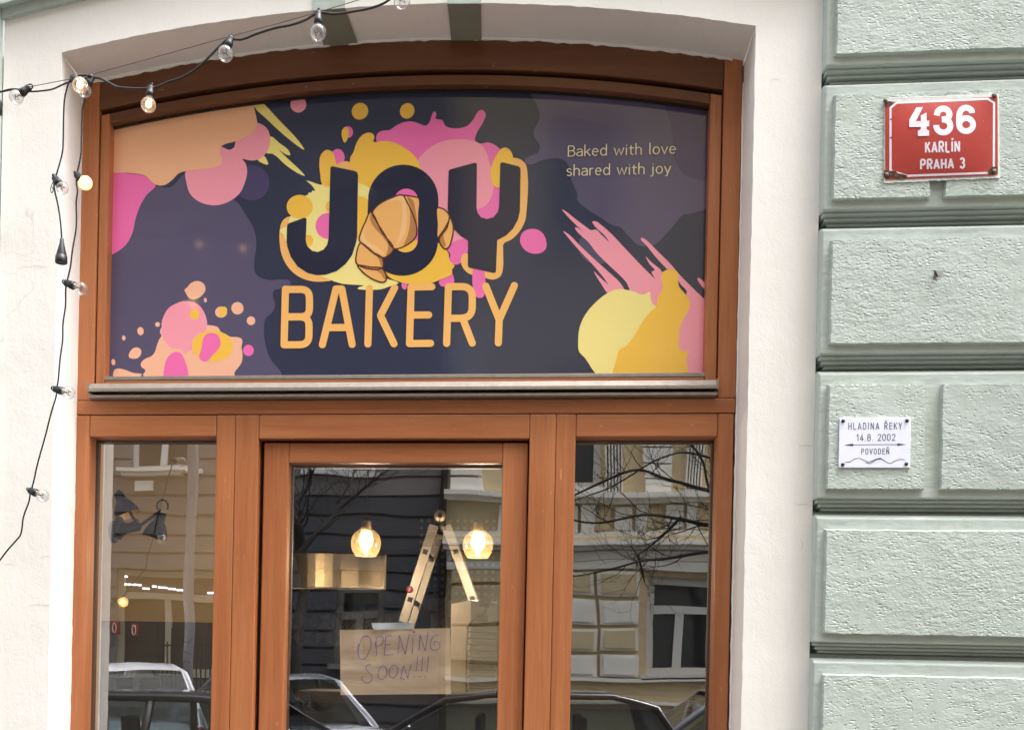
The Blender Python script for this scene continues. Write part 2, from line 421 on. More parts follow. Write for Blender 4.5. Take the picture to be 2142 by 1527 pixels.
# green wall above the white band, hood moulding along the band, and the upper facade
mb = MB(); g = MT['green']; N = 60
xo = [XS0+(XS1-XS0)*i/N for i in range(N+1)]
for i in range(N):
    a, b = xo[i], xo[i+1]
    mb.add([(a, .002, outer(a)), (b, .002, outer(b)), (b, .002, TOPZ), (a, .002, TOPZ)], [(0, 1, 2, 3)], g)
for x0, x1 in ((-12, XS0), (XS1, 12)): mb.box(x0, x1, .05, .4, -.1, TOPZ, g)
for x0, x1 in ((XS0, XS0+.012), (XS1-.012, XS1)): mb.box(x0, x1, .001, .06, -.1, ZS, pm)
mb.build('upper_wall', shop)
mb = MB()
for i in range(N):
    a, b = xo[i], xo[i+1]
    for (p0, p1, yy) in ((0.0, .028, -.018), (.028, .07, -.042), (.07, .3, -.03)):
        za, zb = outer(a), outer(b)
        vs = [(a, yy, za+p0), (b, yy, zb+p0), (b, yy, zb+p1), (a, yy, za+p1), (a, .001, za+p0), (b, .001, zb+p0), (b, .001, zb+p1), (a, .001, za+p1)]
        mb.add(vs, [(0, 1, 2, 3), (0, 1, 5, 4), (3, 2, 6, 7)], g)
mb.build('hood_moulding', shop)

# rusticated courses: a plain frame with a stepped underside, and rough stucco panels set on it
def zof(u, v, y=0.0): return P(u, v, y).z
edges = [zof(1722, v, -.045) for v in (139, 433, 737, 1038, 1343)]     # bottom edges of the courses
step = sum(edges[i]-edges[i+1] for i in range(4))/4
rows = [edges[0]-step*k for k in range(-4, 9)]
gaps = {1: True, 3: True}
def course(x0, x1, zb, zt, split, mirror=False):
    """one course between its bottom edge zb and its top zt; the open end is at x0 (or x1 when mirrored)"""
    g = MT['green']; mb = MB(); e = 1 if not mirror else -1
    def bx(a, y0, za, zb_):
        if not mirror: mb.box(x0+a, x1, y0, .0485, za, zb_, g)
        else: mb.box(x0, x1-a, y0, .0485, za, zb_, g)
    bx(.004, .022, zb-.075, zb-.030)                 # groove
    bx(.024, .004, zb-.030, zb-.020)
    bx(.014, -.012, zb-.020, zb-.0095)
    bx(.006, -.028, zb-.0095, zb)
    # face with a chamfered top
    prof = [(.0485, zb), (-.046, zb), (-.046, zt-.012), (-.022, zt), (.0485, zt)]
    mb.prism(prof, (x0 if not mirror else x1), (x1 if not mirror else x0), 'x', g)
    o = mb.build('rusticated_course', shop, .004, 2)
    m_ = .026; pt = zt-.048; pb = zb+.026
    cells = [(x0+m_, x1)] if split is None else [(x0+m_, split[0]), (split[1], x1)]
    if mirror: cells = [(x0, x1-m_)]
    for (a, b) in cells:
        mb = MB(); s = MT['stucco']; n = 60
        # raised rough panel whose outline is not quite straight
        def edge(p, q, k):
            return [Vector(p).lerp(Vector(q), i/k)+Vector((wob(.003), 0, wob(.0026))) for i in range(k)]
        A = (a, 0, pb); B = (b, 0, pb); C = (b, 0, pt); Dd = (a, 0, pt)
        out = edge(A, B, n)+edge(B, C, 16)+edge(C, Dd, n)+edge(Dd, A, 16)
        top = [Vector((p.x, -.0605, p.z)) for p in out]; base = [Vector((p.x+(.004 if p.x > (a+b)/2 else -.004), -.045, p.z+(.004 if p.z > (pb+pt)/2 else -.003))) for p in out]
        k = len(out)
        tri = tessellate_polygon([[Vector((p.x, p.z, 0)) for p in top]])
        mb.add(top+base, [tuple(t) for t in tri]+[(i, (i+1) % k, k+(i+1) % k, k+i) for i in range(k)], s)
        mb.build('stucco_panel', shop)
XP = 0.846
su = {1: ((1947, 300), (1981, 300)), 3: ((1934, 900), (1972, 900))}
for i, zb in enumerate(rows):
    zt = zb+step-.045
    k = i-4
    sp = None
    if k in su: sp = tuple(P(u, v, -.06).x for u, v in su[k])
    elif k % 2 and k != 5: sp = tuple(P(u, v, -.06).x for u, v in su[1])
    if zt < .15: continue
    course(XP, 2.6, zb, zt, sp)
    course(-3.2, XS0-.004, zb+.0, zt, None, True)
tag(shop, kind=None)

# ------------------------------------------------------------------ wooden shopfront
front_t = thing('wooden_shopfront', 'varnished brown timber shopfront with arched fanlight, central glazed door and two side windows', 'shopfront')
WZ, WX = MT['wood_z'], MT['wood_x']
Y0 = RD                        # face of the outer frame
def X(u, v=913, y=Y0): return P(u, v, y).x
def Z(v, u, y=Y0): return P(u, v, y).z
ox0, ox1 = XL-.012, XR+.001     # outer frame
zt_lo, zt_hi = Z(866, 850), Z(835, 850)       # transom
zwin = Z(913, 850)                            # heads of the side windows
xsl = X(206.5, 300); xsr = X(1512, 300)       # inner edges of the upper stiles
def band(mb, xa, xb, oa, ob, ya, yb, m, n=56):
    """arched rail between two offsets below the arch"""
    zz = lambda x, o: arcz(min(max(x, XL), XR), o)
    L = [xa+(xb-xa)*i/n for i in range(n+1)]
    vs = []
    for x in L: vs += [(x, ya, zz(x, oa)), (x, ya, zz(x, ob)), (x, yb, zz(x, ob)), (x, yb, zz(x, oa))]
    fs = []
    for i in range(n):
        a = 4*i; b = a+4
        fs += [(a, b, b+1, a+1), (a+1, b+1, b+2, a+2), (a+2, b+2, b+3, a+3), (a+3, b+3, b, a)]
    fs += [(0, 1, 2, 3), (4*n+3, 4*n+2, 4*n+1, 4*n)]
    mb.add(vs, fs, m)
def upright(mb, x0, x1, z0, off, ya, yb, m):
    """stile that runs up to the arch at an offset"""
    zz = lambda x: arcz(min(max(x, XL), XR), off)
    vs = [(x0, ya, z0), (x1, ya, z0), (x1, ya, zz(x1)), (x0, ya, zz(x0)), (x0, yb, z0), (x1, yb, z0), (x1, yb, zz(x1)), (x0, yb, zz(x0))]
    mb.add(vs, [(0, 1, 2, 3), (4, 7, 6, 5), (0, 3, 7, 4), (1, 5, 6, 2), (3, 2, 6, 7), (0, 4, 5, 1)], m)
ORG = -.006                     # the frame is set a little above the soffit line
H1 = .094; H2 = .108; H3 = .139
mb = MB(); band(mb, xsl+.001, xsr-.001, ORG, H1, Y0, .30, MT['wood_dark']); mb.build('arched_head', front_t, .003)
mb = MB(); upright(mb, ox0, xsl, zt_hi+.0008, ORG, Y0-.0005, .30, WZ); mb.build('upper_stile', front_t, .003)
mb = MB(); upright(mb, xsr, ox1, zt_hi+.0008, ORG, Y0-.0005, .30, WZ); mb.build('upper_stile', front_t, .003)
mb = MB(); mb.box(ox0, ox1, Y0-.001, .30, zt_lo+.0012, zt_hi-.0004, WX); mb.build('transom', front_t, .003)
gx0_, gx1_ = X(225, 500, .197), X(1478, 500, .215)
# dark rebate behind everything, so that the joints read as shadow gaps
mb = MB(); band(mb, xsl-.01, xsr+.01, H1-.02, H3+.004, .225, .299, MT['seam'])
mb.box(xsl-.012, gx0_+.012, .264, .299, zt_hi, arcz(xsl, H1), MT['seam']); mb.box(gx1_-.012, xsr+.012, .264, .299, zt_hi, arcz(xsr, H1), MT['seam'])
mb.box(ox0+.02, ox1-.02, .207, .299, zt_lo-.003, zt_lo+.003, MT['seam']); mb.build('shadow_gap_rebate', front_t)
# opening fanlight sash
sash = None
zf0 = Z(802, 850)               # foot of the sash
sx0 = xsl+.0032; sx1 = xsr-.0036
gx0, gx1 = X(225, 500, .197), X(1478, 500, .215)
YS = .197
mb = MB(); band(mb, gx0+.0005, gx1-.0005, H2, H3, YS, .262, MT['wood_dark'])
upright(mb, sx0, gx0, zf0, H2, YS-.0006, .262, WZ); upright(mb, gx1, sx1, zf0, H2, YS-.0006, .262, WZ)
mb.box(gx0+.0006, gx1-.0006, YS, .262, zf0, Z(791, 850), WX)
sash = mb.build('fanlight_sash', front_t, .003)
mb = MB()      # glazing bead of bronze aluminium under the pane
zb0, zb1 = Z(790.5, 850), Z(783.5, 850)
mb.box(X(217, 790), X(1475, 780), .196, .24, zb0, zb1, MT['alu']); mb.box(X(219, 790), X(1473, 780), .199, .24, zb1, zb1+.003, MT['alu'])
mb.build('glazing_bead', sash, .0012)
mb = MB()      # drip rail
za, zb_ = Z(822, 850), Z(803.5, 850)
xa, xb = X(193, 815), X(1497, 815)
mb.prism([(.150, za), (.150, za+.010), (.160, zb_), (.205, zb_), (.205, za+.004), (.158, za+.004), (.158, za)], xa, xb, 'x', MT['alu'])
mb.box(xa-.002, xa+.004, .149, .206, za-.001, zb_+.0015, MT['alu']); mb.box(xb-.004, xb+.002, .149, .206, za-.001, zb_+.0015, MT['alu'])
mb.build('drip_rail', front_t, .001)
mb = MB(); mb.box(xa-.001, xb+.001, .158, .2065, Z(834, 850), Z(828, 850), MT['alu']); mb.build('drip_rail', front_t, .0015)
mb = MB(); mb.box(xa+.006, xb-.006, .186, .2065, Z(828, 850)+.0004, za-.0006, MT['seam']); mb.build('weather_seal', front_t)

# lower part: two fixed windows and the door frame
def frame_window(name, ua, ub, uga, ugb, vh, vg):
    """fixed window between ua..ub, glass uga..ugb"""
    x0, x1, a, b = X(ua), X(ub), X(uga), X(ugb)
    zt = zt_lo-.0012; zg = Z(vg, (ua+ub)/2)
    mb = MB()
    mb.box(x0, a, Y0, .285, 0, zt, WZ); mb.box(b, x1, Y0, .285, 0, zt, WZ)
    mb.box(a+.0006, b-.0006, Y0+.0006, .285, zg, zt-.0003, WX); mb.box(a+.0006, b-.0006, Y0+.0006, .285, .0, .62, WX)
    f = mb.build(name, front_t, .0035)
    mb = MB(); mb.add([(a-.01, GL, .6), (b+.01, GL, .6), (b+.01, GL, zg+.01), (a-.01, GL, zg+.01)], [(0, 1, 2, 3)], MT['glass']); mb.build('pane', f)
    mb = MB(); k = MT['spacer']; t = .007     # spacer bars of the double glazing
    mb.box(a, a+t, GL+.004, GL+.02, .62, zg, k); mb.box(b-t, b, GL+.004, GL+.02, .62, zg, k); mb.box(a+t, b-t, GL+.004, .2868, zg-t, zg, k)
    mb.box(a, a+.003, GL-.003, GL-.0005, .62, zg, MT['gasket']); mb.box(b-.003, b, GL-.003, GL-.0005, .62, zg, MT['gasket']); mb.box(a+.003, b-.003, GL-.003, GL-.0005, zg-.003, zg, MT['gasket'])
    mb.build('glazing_spacer', f)
    return f
frame_window('side_window', 148.5, 492, 187, 452.5, 868, 913)
frame_window('side_window', 1163.2, 1534.5, 1204.5, 1501, 868, 913)
mb = MB()      # door frame
d0, d1, e0, e1 = X(492.6), X(541), X(1108), X(1162.6); zd = Z(917.5, 850)
mb.box(d0, d1, Y0-.0012, .30, 0, zt_lo-.0012, WZ); mb.box(e0, e1, Y0-.0012, .30, 0, zt_lo-.0012, WZ)
mb.box(d1+.0006, e0-.0006, Y0-.0006, .30, zd, zt_lo-.0012, WX)
mb.build('door_frame', front_t, .0035)
mb = MB(); mb.box(d1-.004, e0+.004, .262, .298, 0, zd+.004, MT['seam']); 
mb2 = MB()
for a, b in ((d1, d1+.011), (e0-.011, e0)): mb2.box(a, b, .240, .262, 0, zd, MT['seam'])
mb2.box(d1+.011, e0-.011, .240, .262, zd-.010, zd, MT['seam']); mb2.build('door_seal', front_t)
YD = .213                      # face of the door leaf
DG = .258
l0, l1 = X(549, 1100, YD), X(1103.5, 1000, YD); zl = Z(926, 850, YD)
h0, h1 = X(601, 1100, YD), X(1050.5, 1000, YD); zh = Z(968.5, 850, YD)
mb = MB()
mb.box(l0, h0, YD, .285, .02, zl, WZ); mb.box(h1, l1, YD, .285, .02, zl, WZ)
mb.box(h0+.0006, h1-.0006, YD+.0006, .285, zh, zl-.0003, WX); mb.box(h0+.0006, h1-.0006, YD+.0006, .285, .02, .62, WX)
door = mb.build('door', front_t, .0035)
mb = MB(); mb.add([(h0-.01, DG, .6), (h1+.01, DG, .6), (h1+.01, DG, zh+.01), (h0-.01, DG, zh+.01)], [(0, 1, 2, 3)], MT['glass']); mb.build('pane', door)
mb = MB(); k = MT['spacer']; t = .007
mb.box(h0, h0+t, DG+.004, DG+.02, .62, zh, k); mb.box(h1-t, h1, DG+.004, DG+.02, .62, zh, k); mb.box(h0+t, h1-t, DG+.004, .2868, zh-t, zh, k); mb.build('glazing_spacer', door)
mb = MB(); mb.tube([(l1-.04, YD-.05, 1.0), (l1-.04, YD-.05, 1.32)], .011, MT['alu'], 10); mb.tube([(l1-.04, YD, 1.03), (l1-.04, YD-.05, 1.03)], .008, MT['alu'], 8); mb.tube([(l1-.04, YD, 1.29), (l1-.04, YD-.05, 1.29)], .008, MT['alu'], 8); mb.build('door_handle', door)
# blind panel behind the signboard
mb = MB(); mb.box(gx0-.02, gx1+.02, .262, .29, zf0, arcz(XC, H3), MT['seam']); mb.build('backing_board', front_t)
# ------------------------------------------------------------------ printed signboard in the fanlight
YP = .238
def T(ox, oy, k): return lambda pts: [(ox+x/k, oy+y/k) for x, y in pts]
R1 = T(0, 0, 3.5517); R2 = T(500, 0, 3.5517); R3 = T(1000, 0, 3.5517); R6 = T(540, 300, 3.3933); R7 = T(1100, 400, 3.5517)
R5b = T(560, 180, 6.94); R7b = T(1160, 410, 6.109); R6b = T(220, 560, 6.3); R8 = T(560, 330, 5.267)
NAVY = (58, 60, 84); INK = (44, 45, 66)
CL = dict(navy=(54, 58, 80), ink=(40, 42, 64), mauve=(94, 87, 114), violet=(84, 72, 104), smoke=(86, 84, 112), orb=(80, 72, 108),
          salmon=(255, 194, 152), peach=(255, 194, 162), magenta=(250, 118, 186), pink=(255, 164, 182), yellow=(252, 234, 134),
          cream=(255, 238, 150), orange=(255, 202, 78), gold=(255, 194, 112), crust=(250, 188, 112), crusthi=(253, 204, 142), crustsh=(196, 134, 80), brown=(92, 56, 42), lemon=(240, 226, 182))
FM = {k: film('film_'+k, v) for k, v in CL.items()}
sign = thing('shop_sign', 'dark navy printed bakery signboard with pink and yellow paint splashes filling the arched fanlight', 'signboard')
mb = MB()
N = 60; L = [gx0-.012+(gx1-gx0+.024)*i/N for i in range(N+1)]
mb.face([(L[0], YP, Z(782, 850)-.01)]+[(L[-1], YP, Z(782, 850)-.01)]+[(x, YP, arcz(min(max(x, XL), XR), H3-.004)) for x in reversed(L)], FM['navy'])
mb.build('sign_panel', sign)
CLIPX0, CLIPX1 = gx0-.010, gx1+.010
def put(level):
    y = YP-.0002*level
    def f(u, v):
        p = P(u, v, y); p.x = min(max(p.x, CLIPX0), CLIPX1); p.z = max(p.z, zb1-.002); return p
    return f
lay = [0]
def shape(mb, pts, col, level, smooth=True, k=5):
    lay[0] += 1; f = put(level+.004*lay[0])
    q = crom([Vector(p) for p in pts], True, k) if smooth else [Vector(p) for p in pts]
    out = []
    for p in q:
        t = f(p[0], p[1])
        if not out or (t-out[-1]).length > 1e-5: out.append(t)
    mb.face(out, FM[col])
mb = MB()
# --- ground tones
shape(mb, [(225, 380), (326, 390), (357, 392), (388, 363), (430, 360), (478, 414), (490, 418), (515, 451), (532, 482), (536, 513), (532, 546), (533, 569), (543, 580), (563, 586), (590, 585), (603, 586), (609, 593), (600, 601), (587, 604), (574, 607), (571, 616), (575, 639), (569, 654), (556, 666), (552, 692), (555, 719), (565, 750), (590, 785), (400, 792), (222, 792)], 'mauve', 1)
shape(mb, R3([(350, 620), (400, 720), (440, 790), (458, 870), (435, 930), (412, 980), (425, 1030), (460, 1085), (445, 1135), (390, 1160), (350, 1185), (352, 1215), (400, 1222), (470, 1195), (560, 1178), (635, 1188), (670, 1230), (690, 1330), (740, 1460)])+R7([(380, 60), (450, 130), (560, 200), (640, 252), (700, 268), (760, 330), (830, 398), (890, 412), (950, 402), (1050, 310), (1110, 240), (1165, 180), (1240, 165), (1360, 112)])+[(1490, 300), (1490, 180), (1300, 150)], 'mauve', 1)
shape(mb, R3([(1370, 640), (1385, 760), (1420, 900), (1445, 1020), (1455, 1170), (1515, 1280), (1600, 1330), (1740, 1340), (1760, 900), (1700, 640)]), 'violet', 2)
shape(mb, ell((526.5, 383), 37, 37), 'orb', 1, False)
shape(mb, ell((1251, 516), 41, 37), 'smoke', 2, False)
# --- splash of the upper corner
shape(mb, [(388.5, 359), (390, 383), (397, 405), (407, 416), (425, 426), (453, 430), (479, 422), (501, 405), (512, 383), (517, 360), (514, 343), (507, 333), (521, 336), (538, 335), (553, 325), (563, 307), (565, 287), (559, 270), (546, 260), (537, 258), (520, 275), (493, 296), (490, 308), (480, 314), (462, 308), (455, 330), (430, 345)], 'pink', 3, True, 4)
shape(mb, [(233, 357), (265, 363), (293, 366), (308, 371), (326, 387), (307, 408), (293, 431), (284, 456), (277, 487), (265, 510), (248, 525), (224, 535), (222, 450)], 'magenta', 3)
sal = [(226, 250), (229, 252), (380, 225), (529, 203), (531, 222), (536, 245), (538, 262), (529, 276), (493, 296), (465, 305), (460, 312), (462, 324), (464.6, 336), (462, 345), (439, 352), (394, 357.6), (374.5, 363), (360, 377), (346, 387), (332, 388.5), (318, 381.5), (307, 370), (293, 365), (265, 362), (226, 357)]
shape(mb, sal, 'salmon', 4, True, 4)
for q in (R2([(108, 715), (108, 785), (200, 882), (400, 1060), (486, 1116), (440, 1045), (300, 897), (180, 768), (122, 715)]), R2([(165, 705), (221, 773), (186, 705)]),
          R2([(235, 1015), (300, 1065), (365, 1115), (380, 1155), (350, 1150), (295, 1113), (380, 1197), (460, 1272), (489, 1309), (430, 1285), (340, 1222), (250, 1145), (205, 1140), (195, 1100)]), R2([(140, 1190), (190, 1221), (216, 1225), (208, 1192), (185, 1160)])):
    shape(mb, q, 'yellow', 2, True, 3)
shape(mb, ell((624, 219), 16.6, 17.2), 'pink', 2, False)
shape(mb, ell((753, 233.4), 17, 18, rot=.6), 'orange', 2, False); shape(mb, ell((851.7, 232.6), 15, 16.5, rot=.4), 'orange', 2, False)
shape(mb, ell((727, 277), 11.5, 12.5), 'magenta', 2, False)
shape(mb, [(715.4, 273), (722, 267), (729, 271), (728.6, 284), (724, 297), (721, 299), (717.5, 294)], 'orange', 3)
shape(mb, ell((706.5, 330), 14.5, 18), 'magenta', 3, False)
# --- big splash behind the name
shape(mb, [(787, 292), (789, 281), (798, 274.5), (815, 272.5), (829, 263), (846, 256), (863, 255), (880, 260.4), (890, 263.5), (898.4, 256), (904, 240), (908, 233.7), (913, 238), (911, 248.5), (925, 252), (932, 264), (950, 269), (976, 264.7), (990, 250.6), (1000, 234), (1008, 230.3), (1016, 239.3), (1012, 253.4), (996, 281.6), (994, 295.6), (1004, 301), (1021, 298.5), (1040, 307), (1050, 320), (1052, 400), (1048, 450), (1010, 470), (900, 460), (820, 380)], 'magenta', 3, True, 4)
shape(mb, [(872, 341), (886, 321), (908, 304), (936, 294), (962, 292), (987, 294), (1006, 303), (1018, 320), (1025, 345), (1033, 380), (1029, 409), (1016, 430), (996, 441), (985, 460), (990, 490), (975, 505), (950, 512), (930, 508), (905, 470), (890, 400)], 'pink', 4)
shape(mb, [(967, 500), (979, 500), (981, 525), (968, 534), (964, 550), (953, 554), (939, 545), (942, 533), (935, 520), (950, 506)], 'magenta', 4)
shape(mb, [(918, 590), (922, 585), (932, 577), (944, 570), (950, 590), (947, 597), (935, 600), (922, 598)], 'magenta', 3)
shape(mb, [(992, 560), (988, 583), (989, 600), (992, 616), (1001, 623.5), (1010, 622), (1014.5, 614), (1017, 600), (1015.5, 588), (1010, 560)], 'magenta', 8)
shape(mb, [(1088, 507), (1091, 490), (1102, 481), (1122, 480), (1134, 487), (1142, 502), (1142, 520), (1132, 529), (1116, 531), (1099, 524)], 'magenta', 2)
shape(mb, ell((846, 596), 6, 10), 'magenta', 4, False)
shape(mb, [(640.7, 378), (655, 382), (672, 387), (700, 375), (752, 381), (775, 393), (780, 440), (772, 500), (760, 550), (800, 580), (834, 592), (816, 599), (799, 605), (770, 606.5), (757, 606), (748, 604), (749, 602), (761, 598), (742, 596), (717, 594), (697, 588), (660, 570), (610, 530), (601, 508), (596, 500), (594, 492), (585.5, 483), (590, 478), (602, 472), (606, 455), (628, 430), (640, 409), (644, 408), (646, 403), (650, 404), (654, 399), (659, 400), (652, 388)], 'cream', 6, True, 3)
shape(mb, R5b([(1195, 1080), (1200, 1040), (1245, 960), (1290, 830), (1340, 750), (1400, 700), (1470, 680), (1530, 700), (1548, 750), (1532, 812), (1700, 800), (1850, 830), (2000, 910), (2082, 970)])+[(869, 329), (876, 341), (890, 400), (840, 440), (772, 393), (760, 386), (748, 382), (742, 360), (733, 345)], 'orange', 7, True, 4)
shape(mb, [(700, 350), (720, 338), (738, 342), (752, 352), (758, 372), (720, 368)], 'gold', 6)
shape(mb, [(668, 345), (671, 325), (683, 314), (695, 318), (701, 333), (704, 352), (701, 385), (683, 391.5), (674, 386), (670, 366)], 'orange', 8)
shape(mb, ell((627, 433), 27.5, 25), 'orange', 7, False); shape(mb, ell((645, 504), 10, 12.5), 'orange', 7, False); shape(mb, ell((690, 433), 9, 12), 'orange', 7, False)
shape(mb, ell((687, 473), 27, 27.5), 'magenta', 7, False)
shape(mb, [(744, 413), (760, 412.5), (770, 419), (775, 470), (765, 490), (748, 500), (740, 470)], 'orange', 7)
shape(mb, [(870, 480), (905, 500), (914, 506), (926, 515), (938, 530), (940, 545), (951, 556), (946, 564), (945, 574), (926, 583), (900, 593), (864, 595), (836, 590), (811, 577), (806, 560), (830, 540)], 'orange', 7, True, 4)
# --- lower corner
PE = [(500, 1410), (530, 1360), (520, 1340), (480, 1310), (468, 1275), (490, 1230), (550, 1190), (610, 1165), (650, 1120), (680, 1030), (710, 950), (740, 895), (722, 850), (742, 790), (1000, 700), (1345, 755), (1450, 770), (1490, 790), (1525, 845), (1580, 870), (1650, 910), (1740, 915), (1795, 935), (1808, 970), (1795, 1050), (1808, 1110), (1800, 1240), (1750, 1320), (1705, 1380), (1705, 1440), (1000, 1440), (520, 1440)]
shape(mb, R6b(PE), 'peach', 2, True, 4)
shape(mb, R6b([(745, 780), (745, 720), (780, 620), (830, 540), (920, 480), (1040, 440), (1150, 455), (1230, 490), (1300, 580), (1340, 700), (1340, 800), (1320, 830), (1200, 890), (1150, 950), (1145, 1085), (1085, 1110), (1060, 1140), (1040, 1115), (1000, 1075), (880, 1060), (820, 1010), (780, 950), (745, 900)]), 'pink', 3, True, 4)
shape(mb, R6b(ell((1415, 1035), 267, 205)), 'orange', 4, False)
shape(mb, R6b([(1285, 950), (1330, 880), (1410, 860), (1480, 885), (1520, 960), (1515, 1030), (1470, 1100), (1410, 1160), (1360, 1220), (1310, 1235), (1260, 1215), (1238, 1170), (1260, 1090), (1275, 1030)]), 'magenta', 5)
shape(mb, R6b([(778, 1440), (785, 1290), (820, 1190), (880, 1125), (940, 1108), (1000, 1130), (1050, 1220), (1080, 1310), (1087, 1440)]), 'magenta', 4)
shape(mb, R6b(ell((1178, 615), 64, 70)), 'orange', 4, False)
shape(mb, R6b([(1045, 295), (1080, 260), (1130, 205), (1200, 177), (1270, 190), (1315, 240), (1320, 300), (1280, 360), (1220, 405), (1150, 418), (1100, 395), (1060, 330)]), 'peach', 2)
for (x, y, a, b) in ((1320, 428, 20, 32), (1743, 535, 81, 82), (1922, 700, 56, 58), (690, 748, 32, 32), (466, 836, 42, 54), (245, 926, 24, 33), (108, 1244, 26, 42), (1528, 586, 80, 74)):
    shape(mb, R6b(ell((x, y), a, b, rot=-.1)), 'peach', 2, False)
shape(mb, R6b([(1500, 590), (1530, 530), (1570, 512), (1606, 545), (1600, 590), (1560, 630), (1510, 650)]), 'orange', 3)
shape(mb, R6b([(310, 1150), (360, 1070), (420, 1050), (470, 1080), (475, 1130), (430, 1190), (340, 1195), (315, 1180)]), 'peach', 2)
shape(mb, R6b(ell((1888, 1090), 70, 75)), 'magenta', 2, False)
shape(mb, R6b([(110, 1440), (120, 1350), (170, 1328), (260, 1345), (370, 1385), (485, 1405), (450, 1440)]), 'peach', 2)
# --- streaks of the other corner
PK = 'pink'
shape(mb, R7b([(95, 172), (160, 210), (260, 290), (400, 395), (470, 440), (530, 432), (600, 500), (695, 585), (640, 505), (545, 420), (500, 370), (483, 330), (520, 323), (600, 375), (720, 480), (900, 670), (1100, 880), (1250, 1030), (1385, 1165), (1400, 1250), (1280, 1430), (1200, 1500), (1000, 1300), (960, 1200), (920, 1110), (860, 1040), (700, 890), (530, 720), (430, 590), (330, 500), (275, 440), (262, 403), (300, 410), (385, 475), (200, 300)]), PK, 4, True, 3)
shape(mb, R7b([(110, 450), (180, 490), (300, 610), (500, 800), (700, 980), (820, 1090), (890, 1190), (900, 1240), (760, 1230), (640, 1060), (480, 870), (300, 680), (180, 540)]), PK, 4, True, 3)
shape(mb, R7b([(503, 965), (560, 1020), (680, 1130), (790, 1215), (760, 1260), (700, 1260), (600, 1130), (530, 1020)]), PK, 4, True, 3)
shape(mb, R7b([(1100, 545), (1125, 537), (1200, 590), (1300, 690), (1500, 890), (1600, 1010), (1800, 1210), (1990, 1420), (1990, 2290), (1540, 2290), (1540, 1600), (1690, 1225), (1600, 1120), (1450, 950), (1300, 790), (1180, 640)]), PK, 4, True, 3)
shape(mb, R7b([(1165, 775), (1230, 840), (1380, 975), (1420, 1160), (1370, 1150), (1250, 1000), (1240, 970), (1280, 950), (1220, 880)]), PK, 4, True, 3)
shape(mb, R7b([(1825, 1050), (1860, 1055), (1925, 1120), (1990, 1190), (1970, 1230), (1870, 1140)]), PK, 4, True, 3)
shape(mb, R7b([(1572, 1080), (1620, 1140), (1692, 1222), (1640, 1205), (1590, 1150)]), 'navy', 5)
shape(mb, R7([(540, 1370), (440, 1240), (395, 1190), (388, 1130), (400, 1010), (440, 920), (520, 825), (620, 750), (690, 728), (740, 732), (800, 745), (870, 770), (922, 748), (925, 790), (945, 840), (985, 870), (1000, 1000), (800, 1200), (720, 1370)]), 'cream', 5, True, 4)
shape(mb, R7([(650, 1370), (670, 1260), (690, 1190), (705, 1170), (740, 1155), (800, 1080), (880, 950), (930, 890), (965, 865), (980, 790), (1015, 730), (1015, 690), (1003, 640), (1020, 600), (1060, 582), (1100, 585), (1132, 610), (1130, 660), (1140, 710), (1180, 760), (1212, 810), (1218, 850), (1200, 900), (1150, 1000), (1140, 1060), (1145, 1180), (1160, 1190), (1212, 1180), (1195, 1240), (1195, 1370)]), 'orange', 6, True, 4)
shape(mb, R7(ell((1345, 925), 30, 26)), 'orange', 5, False)
mb.build('paint_splashes', sign)

# --- the name with its offset outline
mb = MB()
shape(mb, R8([(240, 650), (170, 690), (140, 755), (133, 950), (158, 1080), (220, 1200), (310, 1290), (420, 1345), (520, 1366), (640, 1363), (700, 1350), (620, 1240), (400, 1100), (300, 800)]), 'gold', 5.5)
shape(mb, R6([(1760, 130), (1810, 104), (1860, 115), (1898, 148), (1911, 200), (1905, 480), (1894, 552), (1858, 622), (1800, 682), (1742, 714), (1739, 760), (1736, 900), (1718, 945), (1670, 968), (1600, 952), (1500, 927), (1458, 890), (1440, 845), (1450, 795), (1475, 778), (1520, 790), (1600, 700), (1700, 550)]), 'gold', 6, True, 4)
shape(mb, [(1057, 309), (1067, 314.5), (1073, 328), (1070, 350), (1060, 385), (1040, 392.5), (1031, 386), (1026, 362), (1030, 342), (1040, 323), (1047, 313)], 'orange', 7)
def rounded(pts, r=5.5):
    """polygon with its corners rounded"""
    pts = [Vector(p) for p in pts]; out = []
    for i, p in enumerate(pts):
        a = pts[i-1]; b = pts[(i+1) % len(pts)]
        k = min(r, (a-p).length*.45, (b-p).length*.45); s0 = p+(a-p).normalized()*k; s1 = p+(b-p).normalized()*k
        for j in range(5):
            t = j/4; out.append(s0*(1-t)**2+p*2*t*(1-t)+s1*t*t)
    return out
def arc2(c, rx, ry, a0, a1, n=16): return [(c[0]+rx*math.cos(math.radians(a0+(a1-a0)*i/n)), c[1]-ry*math.sin(math.radians(a0+(a1-a0)*i/n))) for i in range(n+1)]
# J
Jp = [Vector((691, 352)), Vector((692.5, 349)), Vector((695.5, 348.4)), Vector((742, 358.2)), Vector((747, 361)), Vector((749, 366))]+[Vector(p) for p in R8([(985, 850), (980, 910), (970, 950), (930, 1075), (860, 1170), (760, 1250), (640, 1290), (540, 1294), (440, 1271), (330, 1200), (255, 1095), (217, 985), (208, 930), (212, 770), (216, 740), (232, 724), (395, 666), (415, 664), (427, 674), (428, 700), (419, 900), (424, 940), (440, 980), (490, 1027), (550, 1040), (615, 1014), (655, 960), (670, 890)])]
shape(mb, [tuple(p) for p in Jp], 'ink', 9, False)
O_out = arc2((843.5, 418), 73.5, 73, 0, 180, 22)+arc2((841.5, 503), 75, 74, 180, 360, 22)
shape(mb, O_out, 'ink', 9, False)
hole = arc2((850, 420), 25, 25, 0, 180, 14)+[(823, 470)]+arc2((849, 503), 25, 25, 180, 360, 14)
